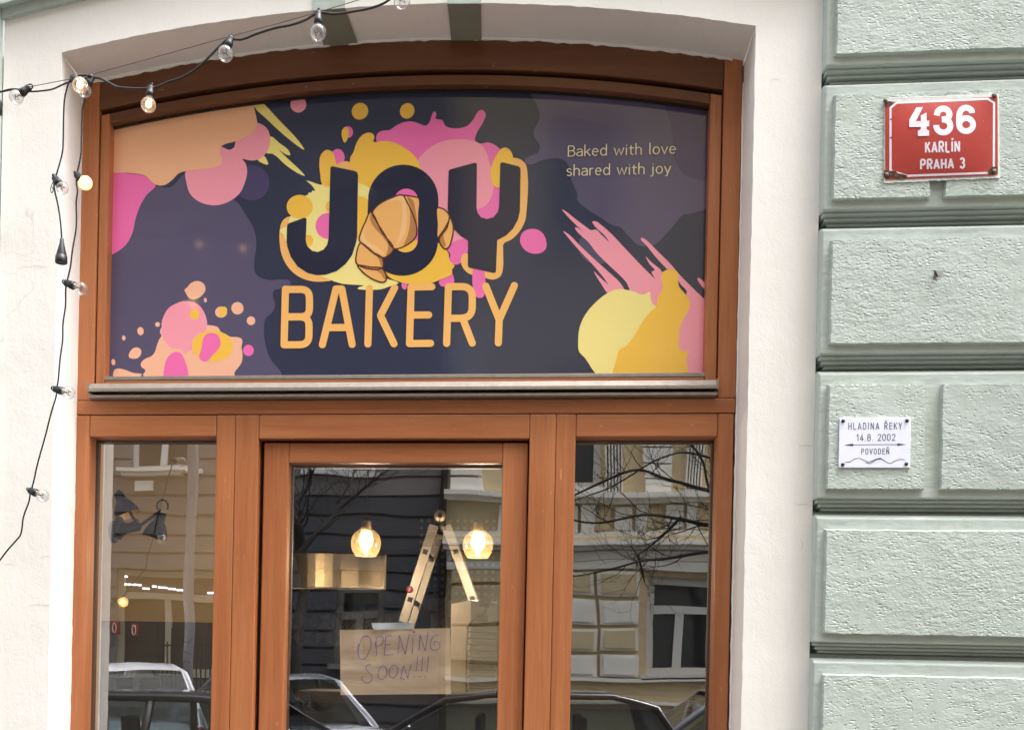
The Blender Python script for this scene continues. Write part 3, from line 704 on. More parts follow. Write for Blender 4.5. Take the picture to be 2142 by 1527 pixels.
shape(mb, hole, 'magenta', 10, False)
shape(mb, arc2((848, 503), 25.2, 25.2, 180, 360, 14), 'orange', 10.4, False)
# Y
Yp = rounded(R6([(1352, 188), (1552, 136)]), 5)[3:]  # left arm, top
Y1 = [(1352, 200), (1360, 188), (1375, 183), (1535, 139), (1548, 141), (1553, 152), (1550, 455), (1556, 490), (1580, 525), (1625, 538), (1670, 525), (1700, 490), (1710, 450), (1718, 150), (1722, 139), (1738, 136), (1845, 163), (1858, 172), (1863, 188), (1858, 480), (1845, 540), (1810, 605), (1760, 655), (1697, 688), (1688, 910), (1682, 919), (1668, 920), (1505, 885), (1492, 878), (1488, 865), (1490, 690), (1440, 660), (1385, 605), (1355, 540), (1345, 470)]
shape(mb, R6(Y1), 'ink', 9, False)
mb.build('name_letters', sign)

# --- croissant
mb = MB()
segs = [([(778.7, 446), (790.5, 429.7), (817, 415), (842, 408.5), (851, 422), (864, 450), (871.6, 477), (870, 495), (852.4, 512), (824.4, 520.5), (805, 491.6), (784.6, 459)], 'crust'),
        ([(842.5, 409), (856, 410), (874, 413.5), (874.2, 450), (873.5, 477), (866, 452)], 'crust'),
        ([(775, 444), (764, 465), (755, 486), (751.5, 503), (760, 512), (801, 539.3), (811, 535.8), (823, 521), (800, 488)], 'crust'),
        ([(754, 509), (746.5, 527), (746.3, 552), (799, 561), (800, 541), (780, 528)], 'crust'),
        ([(748.7, 556), (764, 574), (787, 587.4), (802, 590.6), (808.3, 585), (799.4, 562), (775, 559)], 'crust'),
        ([(916.7, 434), (929, 438.5), (940, 452), (937, 466), (916.3, 498), (916, 470)], 'crust'),
        ([(941.4, 456), (948, 474), (945, 500.4), (938, 518), (930.5, 521), (918.7, 502), (935, 477)], 'crust')]
sh = [([(844, 409), (856, 435), (858, 460), (852, 495), (844, 514), (870, 495), (871, 478), (862, 448)], 'crustsh'), ([(852, 411), (864, 420), (869, 440), (872.5, 470), (862, 440)], 'crustsh'),
      ([(776, 448), (774, 458), (782, 475), (800, 495), (812, 514), (808, 536), (823, 521), (802, 490), (784, 462)], 'crustsh'), ([(757, 510), (772, 518), (786, 532), (794, 547), (797, 560), (799.5, 541), (780, 528)], 'crustsh'),
      ([(750, 557), (768, 563), (785, 566), (796, 572), (804, 584), (808, 585), (799.4, 562), (775, 559.5)], 'crustsh'), ([(938, 462), (930, 478), (928, 497), (932, 516), (927, 516), (919, 502), (932, 480)], 'crustsh')]
hi = [([(806, 424), (842, 411), (850, 435), (851, 465), (846, 492), (830, 514), (838, 480), (841, 450), (838, 420)], 'crusthi'), ([(768, 468), (757, 490), (756, 502), (790, 527), (803, 533), (800, 526), (765, 500), (762, 488)], 'crusthi')]
for q, c in segs: shape(mb, q, c, 11, True, 4)
for q, c in hi: shape(mb, q, c, 11.3, True, 4)
for q, c in sh: shape(mb, q, c, 11.5, True, 4)
f12 = put(12.2)
n_line = [0]
def line(pts, wd, col, closed=False):
    n_line[0] += 1; f = put(12.2+.01*n_line[0]); ribbon(mb, crom([Vector(p) for p in pts], closed, 5), wd, FM[col], f, True, closed)
for q, c in segs:
    if q[0][0] in (842.5,): line(q[:3], 3.0, 'brown'); continue
    if q[0][0] == 916.7: line(q[:5], 3.0, 'brown'); continue
    line(q, 3.0, 'brown', True)
mb.build('croissant_drawing', sign)

# --- BAKERY
mb = MB(); W = 51/3.3933
def cv(pts): return R6(pts)
def corner(a, b, c, r=26, n=6):
    """a-b-c with the corner at b rounded"""
    a, b, c = Vector(a), Vector(b), Vector(c); p = b+(a-b).normalized()*r; q = b+(c-b).normalized()*r
    return [p*(1-t)**2+b*2*t*(1-t)+q*t*t for t in [i/n for i in range(n+1)]]
lk = [0]
def stroke(pts, wd=W, col='gold', closed=False):
    lk[0] += 1; ribbon(mb, cv(pts), wd, FM[col], put(9+.02*lk[0]), True, closed)
def path(*pts, r=0):
    out = [Vector(pts[0])]
    for i in range(1, len(pts)-1):
        rr = r; out += corner(pts[i-1], pts[i], pts[i+1], min(rr, (Vector(pts[i-1])-Vector(pts[i])).length*.49, (Vector(pts[i+1])-Vector(pts[i])).length*.49))
    out.append(Vector(pts[-1])); return out
stroke([(194, 1035), (184, 1430)]); stroke(path((194, 1037), (364, 1037), (364, 1231), (190, 1231), r=62)); stroke(path((188, 1233), (362, 1231), (360, 1429), (184, 1430), r=66))
stroke([(456, 1429), (553, 1034)]); stroke([(594, 1034), (667, 1427)]); stroke([(552, 1034), (592, 1034)]); stroke([(512, 1308), (632, 1307)])
stroke([(790, 1029), (779, 1424)]); stroke(path((969, 1025), (868, 1222), (964, 1423), r=6))
stroke([(1086, 1020), (1074, 1421)]); stroke([(1086, 1020), (1233, 1018)]); stroke([(1082, 1219), (1210, 1218)]); stroke([(1074, 1421), (1224, 1419)])
stroke([(1351, 1018), (1338, 1420)]); stroke(path((1351, 1018), (1521, 1016), (1519, 1241), (1345, 1242), r=80)); stroke([(1452, 1242), (1520, 1418)])
stroke([(1616, 1014), (1711, 1252)]); stroke([(1819, 1009), (1711, 1252)]); stroke([(1711, 1250), (1705, 1416)])
mb.build('bakery_lettering', sign)

# ------------------------------------------------------------------ a single-stroke alphabet
def A_(cx, cy, rx, ry, a0, a1, n=12): return [(cx+rx*math.cos(math.radians(a0+(a1-a0)*i/n)), cy+ry*math.sin(math.radians(a0+(a1-a0)*i/n))) for i in range(n+1)]
G = {   # width, strokes; capitals 1 high, small letters .68
 'B': (.58, [[(.06, 0), (.06, 1)], [(.06, 1), (.3, 1)]+A_(.3, .76, .21, .24, 90, -90)+[(.06, .52)], [(.06, .52), (.31, .52)]+A_(.31, .26, .25, .26, 90, -90)+[(.06, 0)]]),
 'a': (.52, [A_(.26, .5, .2, .18, 150, 0, 8)+[(.46, 0)], [(.46, .40), (.25, .38)]+A_(.22, .18, .17, .18, 90, 270)+[(.3, .01), (.46, .14)]]),
 'k': (.5, [[(.06, 0), (.06, 1.06)], [(.44, .66), (.06, .25)], [(.2, .40), (.47, 0)]]),
 'e': (.54, [[(.06, .36), (.48, .36)]+A_(.27, .34, .21, .34, 5, 310, 18)]),
 'd': (.56, [[(.5, 0), (.5, 1.06)], [(.5, .52)]+A_(.27, .34, .21, .34, 50, 310, 18)+[(.5, .14)]]),
 'w': (.80, [[(.04, .66), (.21, 0), (.39, .62), (.57, 0), (.75, .66)]]),
 'i': (.2, [[(.08, 0), (.08, .66)], [(.08, .90), (.08, .915)]]),
 't': (.36, [[(.14, .86), (.14, .16)]+A_(.27, .15, .13, .15, 180, 280, 7), [(.02, .64), (.33, .64)]]),
 'h': (.54, [[(.07, 0), (.07, 1.06)], [(.07, .5)]+A_(.27, .45, .2, .23, 150, 0, 10)+[(.47, 0)]]),
 'l': (.2, [[(.08, 1.06), (.08, .08), (.13, .0)]]),
 'o': (.58, [A_(.28, .34, .23, .34, 0, 360, 26)]),
 'v': (.5, [[(.03, .66), (.24, 0), (.46, .66)]]),
 's': (.44, [A_(.22, .51, .16, .16, 40, 250, 10)+A_(.22, .17, .17, .17, 80, -140, 10)]),
 'r': (.36, [[(.07, 0), (.07, .66)], [(.07, .42)]+A_(.25, .48, .18, .18, 160, 75, 6)]),
 'j': (.22, [[(.1, .66), (.1, -.1)]+A_(-.02, -.1, .12, .14, 0, -95, 6), [(.1, .9), (.1, .915)]]),
 'y': (.5, [[(.03, .66), (.25, .03)], [(.47, .66), (.23, -.06)]+A_(.12, -.12, .12, .12, 20, -95, 6)]),
 'H': (.6, [[(.06, 0), (.06, 1)], [(.5, 0), (.5, 1)], [(.06, .5), (.5, .5)]]),
 'L': (.5, [[(.06, 1), (.06, 0)], [(.06, 0), (.44, 0)]]),
 'A': (.6, [[(.02, 0), (.28, 1)], [(.28, 1), (.54, 0)], [(.11, .3), (.45, .3)]]),
 'D': (.6, [[(.06, 0), (.06, 1)], [(.06, 1), (.25, 1)]+A_(.25, .72, .25, .28, 90, 0, 8)+A_(.25, .28, .25, .28, 0, -90, 8)+[(.06, 0)]]),
 'I': (.2, [[(.08, 0), (.08, 1)]]), 'Í': (.2, [[(.08, 0), (.08, 1)], [(.06, 1.14), (.16, 1.32)]]),
 'N': (.62, [[(.06, 0), (.06, 1)], [(.06, 1), (.5, 0)], [(.5, 0), (.5, 1)]]),
 'Ň': (.62, [[(.06, 0), (.06, 1)], [(.06, 1), (.5, 0)], [(.5, 0), (.5, 1)], [(.16, 1.3), (.28, 1.14), (.40, 1.3)]]),
 'R': (.58, [[(.06, 0), (.06, 1)], [(.06, 1), (.28, 1)]+A_(.28, .75, .21, .25, 90, -90)+[(.06, .5)], [(.26, .5), (.5, 0)]]),
 'Ř': (.58, [[(.06, 0), (.06, 1)], [(.06, 1), (.28, 1)]+A_(.28, .75, .21, .25, 90, -90)+[(.06, .5)], [(.26, .5), (.5, 0)], [(.16, 1.3), (.28, 1.14), (.40, 1.3)]]),
 'E': (.52, [[(.06, 0), (.06, 1)], [(.06, 1), (.45, 1)], [(.06, .52), (.40, .52)], [(.06, 0), (.45, 0)]]),
 'K': (.58, [[(.06, 0), (.06, 1)], [(.5, 1), (.06, .42)], [(.2, .6), (.52, 0)]]),
 'Y': (.56, [[(.02, 1), (.27, .45)], [(.52, 1), (.27, .45)], [(.27, .45), (.27, 0)]]),
 'P': (.56, [[(.06, 0), (.06, 1)], [(.06, 1), (.28, 1)]+A_(.28, .74, .22, .26, 90, -90)+[(.06, .48)]]),
 'O': (.6, [A_(.28, .72, .22, .28, 0, 180, 12)+A_(.28, .28, .22, .28, 180, 360, 12)+[(.5, .72)]]),
 'V': (.56, [[(.02, 1), (.27, 0)], [(.27, 0), (.52, 1)]]),
 '1': (.4, [[(.24, 0), (.24, 1)], [(.24, 1), (.06, .82)]]),
 '4': (.58, [[(.36, 0), (.36, .68)], [(.34, 1), (.05, .26)], [(.05, .26), (.52, .26)]]),
 '8': (.58, [A_(.27, .75, .19, .25, 0, 360, 22), A_(.27, .26, .23, .26, 0, 360, 22)]),
 '2': (.56, [A_(.27, .74, .21, .26, 165, -25, 12)+[(.06, 0)], [(.06, 0), (.5, 0)]]),
 '0': (.58, [A_(.27, .72, .21, .28, 0, 180, 12)+A_(.27, .28, .21, .28, 180, 360, 12)+[(.48, .72)]]),
 '3': (.54, [A_(.25, .76, .19, .24, 160, -80, 12)+[(.22, .52)], [(.22, .52)]+A_(.25, .27, .21, .27, 80, -165, 12)]),
 '.': (.22, [[(.08, 0), (.08, .015)]]), ' ': (.34, []),
}
def text_width(s, track=0.1): return sum(G[c][0]+track for c in s)-track
def letter_text(mb, s, put_xy, m, weight, track=.1, cap=True):
    """set a line with unit capital height; put_xy(x, y, n) gives the 3-D point"""
    x = 0; n = 0
    for c in s:
        wd, st = G[c]
        for q in st:
            n += 1; ribbon(mb, [(x+a, b) for a, b in q], weight, m, (lambda k: lambda a, b: put_xy(a, b, k))(n), cap)
        x += wd+track
    return x-track
for s, (ua, va), (ub, vb), in (('Baked with love', (1187, 328.3), (1414, 321)), ('shared with joy', (1184.5, 369), (1403, 362))):
    a = P(ua, va, YP); b = P(ub, vb, YP); tw = text_width(s, .085); kx = (b.x-a.x)/tw; kz = .0325; x0 = 0
    for wd_ in s.split():
        mb = MB(); letter_text(mb, wd_, lambda x, y, n: Vector((a.x+(x0+x)*kx, YP-.0030-.00001*n, a.z+y*kz)), FM['lemon'], .088, .085); mb.build('motto_word', sign)
        x0 += text_width(wd_+' ', .085)+.085

# ------------------------------------------------------------------ red house-number plate
YS_ = -.0605
num = thing('house_number_plate', 'red enamel house number plate 436 with white border and rusty corners on the green wall', 'house number')
# it hangs on the wall very slightly out of level
NP = T(1830, 190, 7.6357)
def pl(x, y, off=0.0):
    u, v = NP([(x, y)])[0]; dx, dy = (x-1060)/900, (y-750)/650
    dome = .010*max(0, 1-dx*dx)*max(0, 1-dy*dy)
    return P(u, v, YS_-.004-dome-off)
enam = Mat('red_enamel'); v = enam.pos(); cn = enam.noise(v, 7, 3); sp = enam.noise(v, 170, 2)
ecol = enam.ramp(cn, [(.3, (.34, .026, .022)), (.7, (.41, .036, .030))]); ecol = enam.mixc(enam.ramp(sp, [(.70, (0, 0, 0)), (.74, (.35, .35, .35))]), ecol, (.75, .45, .43, 1))
enam.set(Base_Color=ecol, Roughness=.30, Specular_IOR_Level=.5, Normal=enam.bump(cn, .003, .4)); ENR = enam.m
ENW = plain('white_enamel', (222, 214, 226), .35, 0, .05, 60)
EDW = plain('chipped_white_rim', (214, 216, 212), .6, 0, .12, 80)
rust = Mat('rust'); v = rust.pos(); rn = rust.noise(v, 90, 5, .7)
rust.set(Base_Color=rust.ramp(rn, [(.35, (.025, .012, .010)), (.5, (.07, .025, .014)), (.68, (.22, .09, .035))]), Roughness=.9, Normal=rust.bump(rn, .003, .8)); RUST = rust.m
def plate_grid(mb, corners, m, off, nx=22, ny=16):
    """dome-shaped sheet between four picture corners (tl, tr, br, bl) in the plate's own coordinates"""
    tl, tr, br, bl = [Vector(c) for c in corners]; vs = []; fs = []
    for j in range(ny+1):
        for i in range(nx+1):
            s_, t = i/nx, j/ny; p = tl*(1-s_)*(1-t)+tr*s_*(1-t)+br*s_*t+bl*(1-s_)*t
            vs.append(pl(p.x, p.y, off))
    for j in range(ny):
        for i in range(nx): a = j*(nx+1)+i; fs.append((a, a+1, a+nx+2, a+nx+1))
    mb.add(vs, fs, m, True)
mb = MB(); q = [(150, 130), (1985, 45), (2000, 1395), (140, 1475)]
vs = []; n = 40; per = []
for i in range(4):
    a, b = Vector(q[i]), Vector(q[(i+1) % 4])
    for j in range(n): p = a.lerp(b, j/n); per.append((p.x+wob(14), p.y+wob(14)))
mb.face([pl(x, y, -.0012) for x, y in per], EDW); k = len(per)
mb.add([pl(x, y, -.0012) for x, y in per]+[P(*NP([(x, y)])[0], YS_+.004) for x, y in per], [(i, (i+1) % k, k+(i+1) % k, k+i) for i in range(k)], EDW)
mb.build('plate_rim', num)
mb = MB(); plate_grid(mb, [(165, 185), (1958, 100), (1965, 1345), (170, 1425)], ENR, .0006); mb.build('plate_face', num)
mb = MB()
bo = [(345, 195), (1805, 133), (1905, 200), (1900, 1235), (1790, 1315), (515, 1362), (250, 1280), (250, 280)]
pts = []
for i in range(len(bo)):
    a, b = Vector(bo[i]), Vector(bo[(i+1) % len(bo)])
    for j in range(10): pts.append(a.lerp(b, j/10))
ribbon(mb, pts, 34, ENW, lambda x, y: pl(x, y, .0009), False, True); mb.build('border', num)
mb = MB()
def pface(pts, off=.0022): 
    mb.face([pl(x, y, off) for x, y in pts], ENW)
pface([(663, 268), (768, 265), (655, 490), (735, 487), (735, 400), (825, 352), (827, 482), (868, 480), (868, 570), (827, 572), (827, 620), (868, 640), (868, 722), (687, 727), (687, 645), (733, 620), (733, 577), (549, 582), (549, 470)])
def thick(pts, wd, off): ribbon(mb, pts, wd, ENW, lambda x, y: pl(x, y, off), False)
thick([(988, 400)]+[tuple(p) for p in crom([(990, 390), (1010, 330), (1060, 295), (1110, 292), (1160, 315), (1190, 370), (1185, 410), (1160, 445), (1070, 465)], False, 5)], 95, .0009)
thick([tuple(p) for p in crom([(1072, 462), (1130, 470), (1185, 500), (1205, 570), (1185, 625), (1140, 660), (1080, 668), (1020, 645), (985, 590), (982, 552)], False, 5)], 95, .00094)
thick([tuple(p) for p in crom([(1552, 360), (1545, 320), (1500, 285), (1450, 275), (1390, 300), (1355, 360), (1345, 450), (1345, 550)], False, 5)], 92, .0009)
thick([tuple(p) for p in ell((1458, 545), 110, 104, 30)]+[(1568, 545), (1567, 552)], 92, .00094)
for s, (xa, ya), (xb, yb), hh in (('KARLÍN', (803, 990), (1362, 972), 163), ('PRAHA 3', (725, 1258), (1437, 1232), 152)):
    tw = text_width(s, .16); kx = (xb-xa)/tw
    letter_text(mb, s, lambda x, y, n: pl(xa+x*kx+3, ya+(yb-ya)*x/tw-y*hh, .0009+.000004*n), ENW, .2, .16, False)
mb.build('plate_lettering', num)
for q in ([(150, 1270), (230, 1280), (330, 1285), (370, 1320), (450, 1335), (520, 1365), (480, 1405), (380, 1415), (270, 1385), (165, 1400)], [(1860, 1225), (1950, 1220), (1962, 1300), (1890, 1340), (1850, 1330), (1800, 1300), (1820, 1260)], [(155, 190), (230, 172), (285, 185), (300, 205), (230, 240), (160, 260)], [(1865, 60), (1935, 55), (1945, 110), (1895, 120)], [(238, 455), (268, 450), (270, 465), (250, 470)], [(240, 745), (268, 740), (268, 765), (250, 765)]):
    mb = MB(); mb.face([pl(*p, .0013) for p in crom(q, True, 4)], RUST); mb.build('rust_patch', num)
for (x, y) in ((168, 160), (1908, 78), (1905, 1290), (190, 1345)):
    mb = MB(); c = pl(x, y, .0022); mb.lathe([(0, .0062), (.002, .006), (.0034, .004), (.0038, 0)], c, (0, -1, 0), plain('old_screw', (92, 86, 76), .6, .5, .3, 200) if 'SCREW' not in MT else MT['SCREW'], 10)
    MT['SCREW'] = mb.mats[0]; mb.build('screw', num)

# ------------------------------------------------------------------ white flood-level plaque
flood = thing('flood_level_plaque', 'small white plaque marking the 2002 river flood level with an arrow and waves', 'plaque')
FP = T(1600, 800, 3.9151)
FW = plain('plaque_white', (226, 229, 246), .3, 0, .03, 12); FK = plain('plaque_print', (52, 56, 72), .5)
def fp(x, y, off=0.0): u, v = FP([(x, y)])[0]; return P(u, v, YS_-.0045-off)
mb = MB(); a = fp(612, 290); b = fp(1188, 698); mb.box(a.x, b.x, YS_-.0045, YS_-.0005, b.z, a.z, FW); mb.build('plaque_plate', flood, .0008)
mb = MB()
for s, (xa, ya), (xb, yb), hh in (('HLADINA ŘEKY', (684, 384), (1124, 381), 52), ('14.8. 2002', (750, 477), (1070, 474), 52), ('POVODEŇ', (790, 586), (1020, 584), 43)):
    tr = .26 if s[0] != '1' else .14; tw = text_width(s, tr); kx = (xb-xa)/tw
    letter_text(mb, s, lambda x, y, n: fp(xa+x*kx, ya+(yb-ya)*x/tw-y*hh, .0003+.00001*n), FK, .11 if s[0] != 'P' else .125, tr)
mb.build('plaque_lettering', flood)
mb = MB()
ribbon(mb, [(700, 510), (1105, 507)], 5, FK, lambda x, y: fp(x, y, .0003)); 
mb.add([fp(650, 511, .0004), fp(722, 500, .0004), fp(722, 521, .0004)], [(0, 1, 2)], FK); mb.add([fp(1157, 507, .0004), fp(1085, 497, .0004), fp(1085, 518, .0004)], [(0, 1, 2)], FK)
mb.build('arrow', flood)
mb = MB()
wv = crom([(660, 653), (700, 648), (735, 626), (775, 620), (815, 638), (850, 650), (895, 634), (945, 620), (985, 645), (1025, 662), (1070, 640), (1110, 628), (1143, 634)], False, 6)
ribbon(mb, wv, 5, FK, lambda x, y: fp(x, y, .0003)); wv = crom([(828, 655), (860, 661), (890, 645), (925, 628), (960, 628), (980, 640)], False, 6)
ribbon(mb, wv, 5, FK, lambda x, y: fp(x, y, .0005)); mb.build('wave_lines', flood)
for (x, y) in ((641, 316), (1163, 313), (1158, 667), (638, 672)):
    mb = MB(); c = fp(x, y); mb.lathe([(0, .0052), (.002, .005), (.0034, .003), (.0036, 0)], c, (0, -1, 0), plain('dark_screw', (62, 56, 54), .45, .7), 12); mb.build('screw', flood)

# ------------------------------------------------------------------ moth
moth = thing('moth', 'small grey brown moth resting on the rough green wall', 'moth')
MW = plain('moth_wing', (136, 130, 124), .9, 0, .3, 400); MK = plain('moth_body', (54, 44, 40), .9)
HP = T(1640, 380, 4.018)
def hp(x, y, o): u, v = HP([(x, y)])[0]; return P(u, v, YS_-.002-o)
mb = MB(); a, b, c, d = hp(1268, 752, .006), hp(1336, 752, .001), hp(1336, 770, .001), hp(1290, 800, .005)
mb.add([a, b, c, d, a+Vector((0, .0008, 0)), b+Vector((0, .0008, 0)), c+Vector((0, .0008, 0)), d+Vector((0, .0008, 0))], [(0, 1, 2, 3), (7, 6, 5, 4), (0, 4, 5, 1), (1, 5, 6, 2), (2, 6, 7, 3), (3, 7, 4, 0)], MW); mb.build('wing', moth)
mb = MB(); a, b, c, d = hp(1265, 758, .006), hp(1290, 800, .005), hp(1268, 818, .001), hp(1250, 815, .001)
mb.add([a, b, c, d, a+Vector((0, .0008, 0)), b+Vector((0, .0008, 0)), c+Vector((0, .0008, 0)), d+Vector((0, .0008, 0))], [(0, 1, 2, 3), (7, 6, 5, 4), (0, 4, 5, 1), (1, 5, 6, 2), (2, 6, 7, 3), (3, 7, 4, 0)], MW); mb.build('wing', moth)
mb = MB(); mb.tube([hp(1262, 748, .006), hp(1272, 762, .007), hp(1285, 785, .0065), hp(1294, 800, .005)], [.0016, .0026, .0022, .0008], MK, 8); mb.tube([hp(1262, 750, .006), hp(1246, 772, .002)], .0004, MK, 4); mb.tube([hp(1266, 748, .006), hp(1290, 745, .002)], .0004, MK, 4); mb.build('body', moth)
# ------------------------------------------------------------------ string lights hung in front of the wall
YL = -.30
BG, BK, BB, FIL, GLOW, GSOFT = MT['bulbglass'], MT['black'], MT['brass'], MT['filament'], MT['glow'], MT['glowsoft']
def socket_bulb(parent, s0, s1, c, r_px, y, lit=0, toward=None):
    """lamp holder from pixel s0 to s1 with the globe centred at c"""
    sc_ = (D+y)/F
    a = P(s0[0], s0[1], y); b = P(c[0], c[1], y if toward is None else y+toward); rr = r_px*sc_
    if toward is not None: a.y = y
    ax = (b-a); Ld = ax.length; ax.normalize()
    hl = max(.018, (Vector(s1)-Vector(s0)).length*sc_*1.05) if toward is None else .03
    hl = min(hl, Ld-rr*.55)
    mb = MB(); mb.lathe([(-.004, .0), (-.004, .0085), (.0, .0098), (hl*.45, .0098), (hl*.5, .0112), (hl, .0120), (hl+.001, .0095), (hl+.001, 0)], a, ax, BK, 14)
    # moulded eye that grips the cable
    o = ax.orthogonal().normalized(); e = a-ax*.006
    mb.tube([e+o.cross(ax)*.006*math.cos(t)-ax*.006*math.sin(t) for t in [math.pi*2*i/12 for i in range(13)]], .002, BK, 6, False)
    h = mb.build('lamp_holder', parent)
    neck = max(.004, Ld-rr*.92)
    mb = MB(); prof = [(hl-.002, .0088), (max(hl, Ld-rr*1.02), .0092)]
    for i in range(1, 17):
        t = math.pi*i/16; rad = rr*math.sin(t); pos = Ld-rr*math.cos(t)
        if pos > prof[-1][0] and (rad > .0092 or i > 8): prof.append((pos, rad))
    mb.lathe(prof, a, ax, (BG, MT['bulbwarm'], MT['bulbopal'])[lit], 26); mb.build('bulb', h)
    if lit == 2:
        mb = MB(); mb.ball(b-ax*rr*.1, rr*.5, MT['opalglow'], 14); mb.build('glow', h)
    else:
        mb = MB(); mb.lathe([(hl, .0085), (hl+.004, .0085), (hl+.006, .004), (Ld-rr*.25, .0022), (Ld-rr*.1, 0)], a, ax, BB, 10); o2 = ax.cross(o)
        if not lit:
            w_ = [a+ax*(Ld-rr*.2)]+[b+ax*(rr*.30*math.cos(k*2.1))+(o*math.cos(k*1.3)+o2*math.sin(k*1.3))*rr*.42 for k in range(7)]+[a+ax*(Ld-rr*.2)]
            mb.tube(w_, .0007, FIL, 5)
        mb.build('filament', h)
        if lit: mb = MB(); mb.ball(b-ax*rr*.10, rr*.46, GLOW, 14, (.95, .95, 1.1)); mb.build('glow', h)
def cable(parent, pts, y, r=.0024, m=None, k=6, name='cable'):
    """pts: (u, v) or (u, v, y)"""
    w3 = [P(p[0], p[1], p[2] if len(p) > 2 else y) for p in pts]
    mb = MB(); mb.tube(crom(w3, False, k), r, m or MT['cable'], 7); return mb.build(name, parent)
grp = 'strings of globe bulbs on the plaster'
t1 = thing('string_light', 'black festoon cable with clear globe bulbs looping along a steel wire to the arch crown', 'string lights', grp)
cable(t1, [(-140, 215), (-60, 200), (0, 193), (18, 188), (34, 187), (48, 190), (62, 192), (85, 191), (110, 187), (135, 176), (150, 171), (168, 166), (190, 163)], YL)
cable(t1, [(190, 163), (200, 163), (210, 165), (228, 174), (245, 183), (265, 185), (290, 186), (312, 185), (332, 181), (352, 172), (380, 163), (408, 146), (436, 121), (462, 95), (478, 82), (490, 83), (504, 83.5), (535, 72), (577, 59), (608, 53), (640, 42), (655, 33), (667, 27), (680, 28), (700, 30), (740, 24.5), (778, 17), (804, 7), (822, -6), (842, -22), (870, -24), (940, -50)], YL, .0033)
socket_bulb(t1, (60.5, 184), (46.5, 199), (34, 204), 15.5, YL)
socket_bulb(t1, (192, 161), (182, 176), (177, 190), 14.5, YL)
socket_bulb(t1, (315.5, 184), (313.5, 201), (310.5, 220), 16.2, YL, 1)
socket_bulb(t1, (483, 80), (478, 98), (471.5, 113), 17.3, YL)
socket_bulb(t1, (666, 28), (665, 50), (665, 69), 17.8, YL)
socket_bulb(t1, (842, -38), (841, -16), (840.5, 2), 17.8, YL)
t2 = thing('string_light', 'long black festoon cable hanging beside the shopfront with globe bulbs pointing sideways', 'string lights', grp)
cable(t2, [(190, 163), (186, 172), (182, 195), (178, 210), (173, 225), (171.5, 250), (170.5, 276), (169, 324), (163, 355), (160.5, 366), (160, 385), (162, 400), (159.5, 422), (160, 455), (159, 480), (152, 521), (147, 560), (141, 586), (138.3, 597), (137, 639), (131.5, 680), (131, 710), (125.5, 752), (121.8, 794), (119, 812), (117.5, 828), (115, 838), (108, 860), (95, 911), (78.5, 970), (67.5, 1018), (63.5, 1030), (61.5, 1045), (49, 1081), (42.5, 1119), (33, 1131), (16, 1150), (0, 1171), (-20, 1198), (-45, 1215), (-110, 1250)], YL+.02)
socket_bulb(t2, (161, 367), (172, 379), (178.5, 383), 14.8, YL+.02, 2)
socket_bulb(t2, (138, 592), (156, 598), (170, 604), 14.3, YL+.02)
socket_bulb(t2, (115.5, 814), (130, 819), (143, 821.5), 14.3, YL+.02)
socket_bulb(t2, (63.5, 1026), (76, 1031), (89, 1036.6), 14.2, YL+.02)
socket_bulb(t2, (-38, 1206), (-26, 1210), (-13, 1215), 14.5, YL+.03, 2)
t3 = thing('string_light', 'short end of festoon cable with one bulb and a black rubber coupling hanging from it', 'string lights', grp)
cable(t3, [(192, 160), (175, 158), (160, 161), (147, 169), (139, 190), (135, 210), (133, 250), (132.3, 290), (131, 316), (124, 346), (117, 368), (114, 376)], YL-.01)
cable(t3, [(114, 378), (113, 390), (115.5, 405), (121, 428), (126.7, 468), (128.5, 490), (129, 503)], YL-.01, .0026)
socket_bulb(t3, (153, 163), (158, 170), (167.5, 178.5), 16.3, YL-.012, 1, -.035)
socket_bulb(t3, (115, 373), (125, 386), (130.5, 393.5), 13.6, YL-.01)
cable(t3, [(113, 378), (108, 388), (106, 398), (108, 404), (111, 400), (110, 392)], YL-.01, .0012)
mb = MB()      # the coupling
a = P(129.5, 500, YL-.01); b = P(128, 551, YL-.01); ax = b-a; Ld = ax.length
mb.lathe([(0, 0), (0, .0055), (.010, .006), (.012, .0068), (Ld*.66, .0145), (Ld*.70, .0145), (Ld*.71, .0165), (Ld*.98, .0170), (Ld, .0155), (Ld*.97, .0125), (Ld*.95, 0)], a, ax, BK, 16)
mb.build('coupling', t3)
wt = thing('support_wire', 'thin grey steel wire stretched above the upper festoon cable across the arch', 'wire')
mb = MB(); W3 = [P(u, v, YL+.004) for u, v in ((-140, 222), (0, 194.5), (42, 186), (62, 182.5), (149, 165.5), (186, 158), (281.5, 132), (394, 101), (479, 77.5), (600, 45), (655, 29.6), (753, 0), (950, -62))]
mb.tube(W3, .0011, MT['wire'], 6); mb.build('wire_strand', wt)
# ------------------------------------------------------------------ inside the shop
DK = plain('dark_wall_paint', (50, 52, 62), .7, 0, .12, 6)
BEIGE = plain('warm_plaster', (150, 132, 110), .85, 0, .08, 3)
GREYW = plain('pale_interior_paint', (176, 178, 172), .8, 0, .05, 5)
FLOOR = plain('dark_tile_floor', (70, 66, 62), .5, 0, .15, 4)
mb = MB()
mb.box(-2.7, 1.7, 4.3, 4.4, 0, 3.3, DK); mb.box(-2.8, -2.7, .45, 4.4, 0, 3.3, BEIGE); mb.box(1.7, 1.8, .45, 4.4, 0, 3.3, DK)
mb.box(-2.8, XL-.018, .4, .46, 0, 3.3, GREYW); mb.box(XR+.014, 1.8, .4, .46, 0, 3.3, GREYW); mb.box(-2.8, 1.8, .45, .5, arcz(XC)-.1, 3.6, DK)
mb.box(XL-.013, XL-.0125, .285, .46, 0, 3.3, GREYW); mb.build('interior_wall', shop)
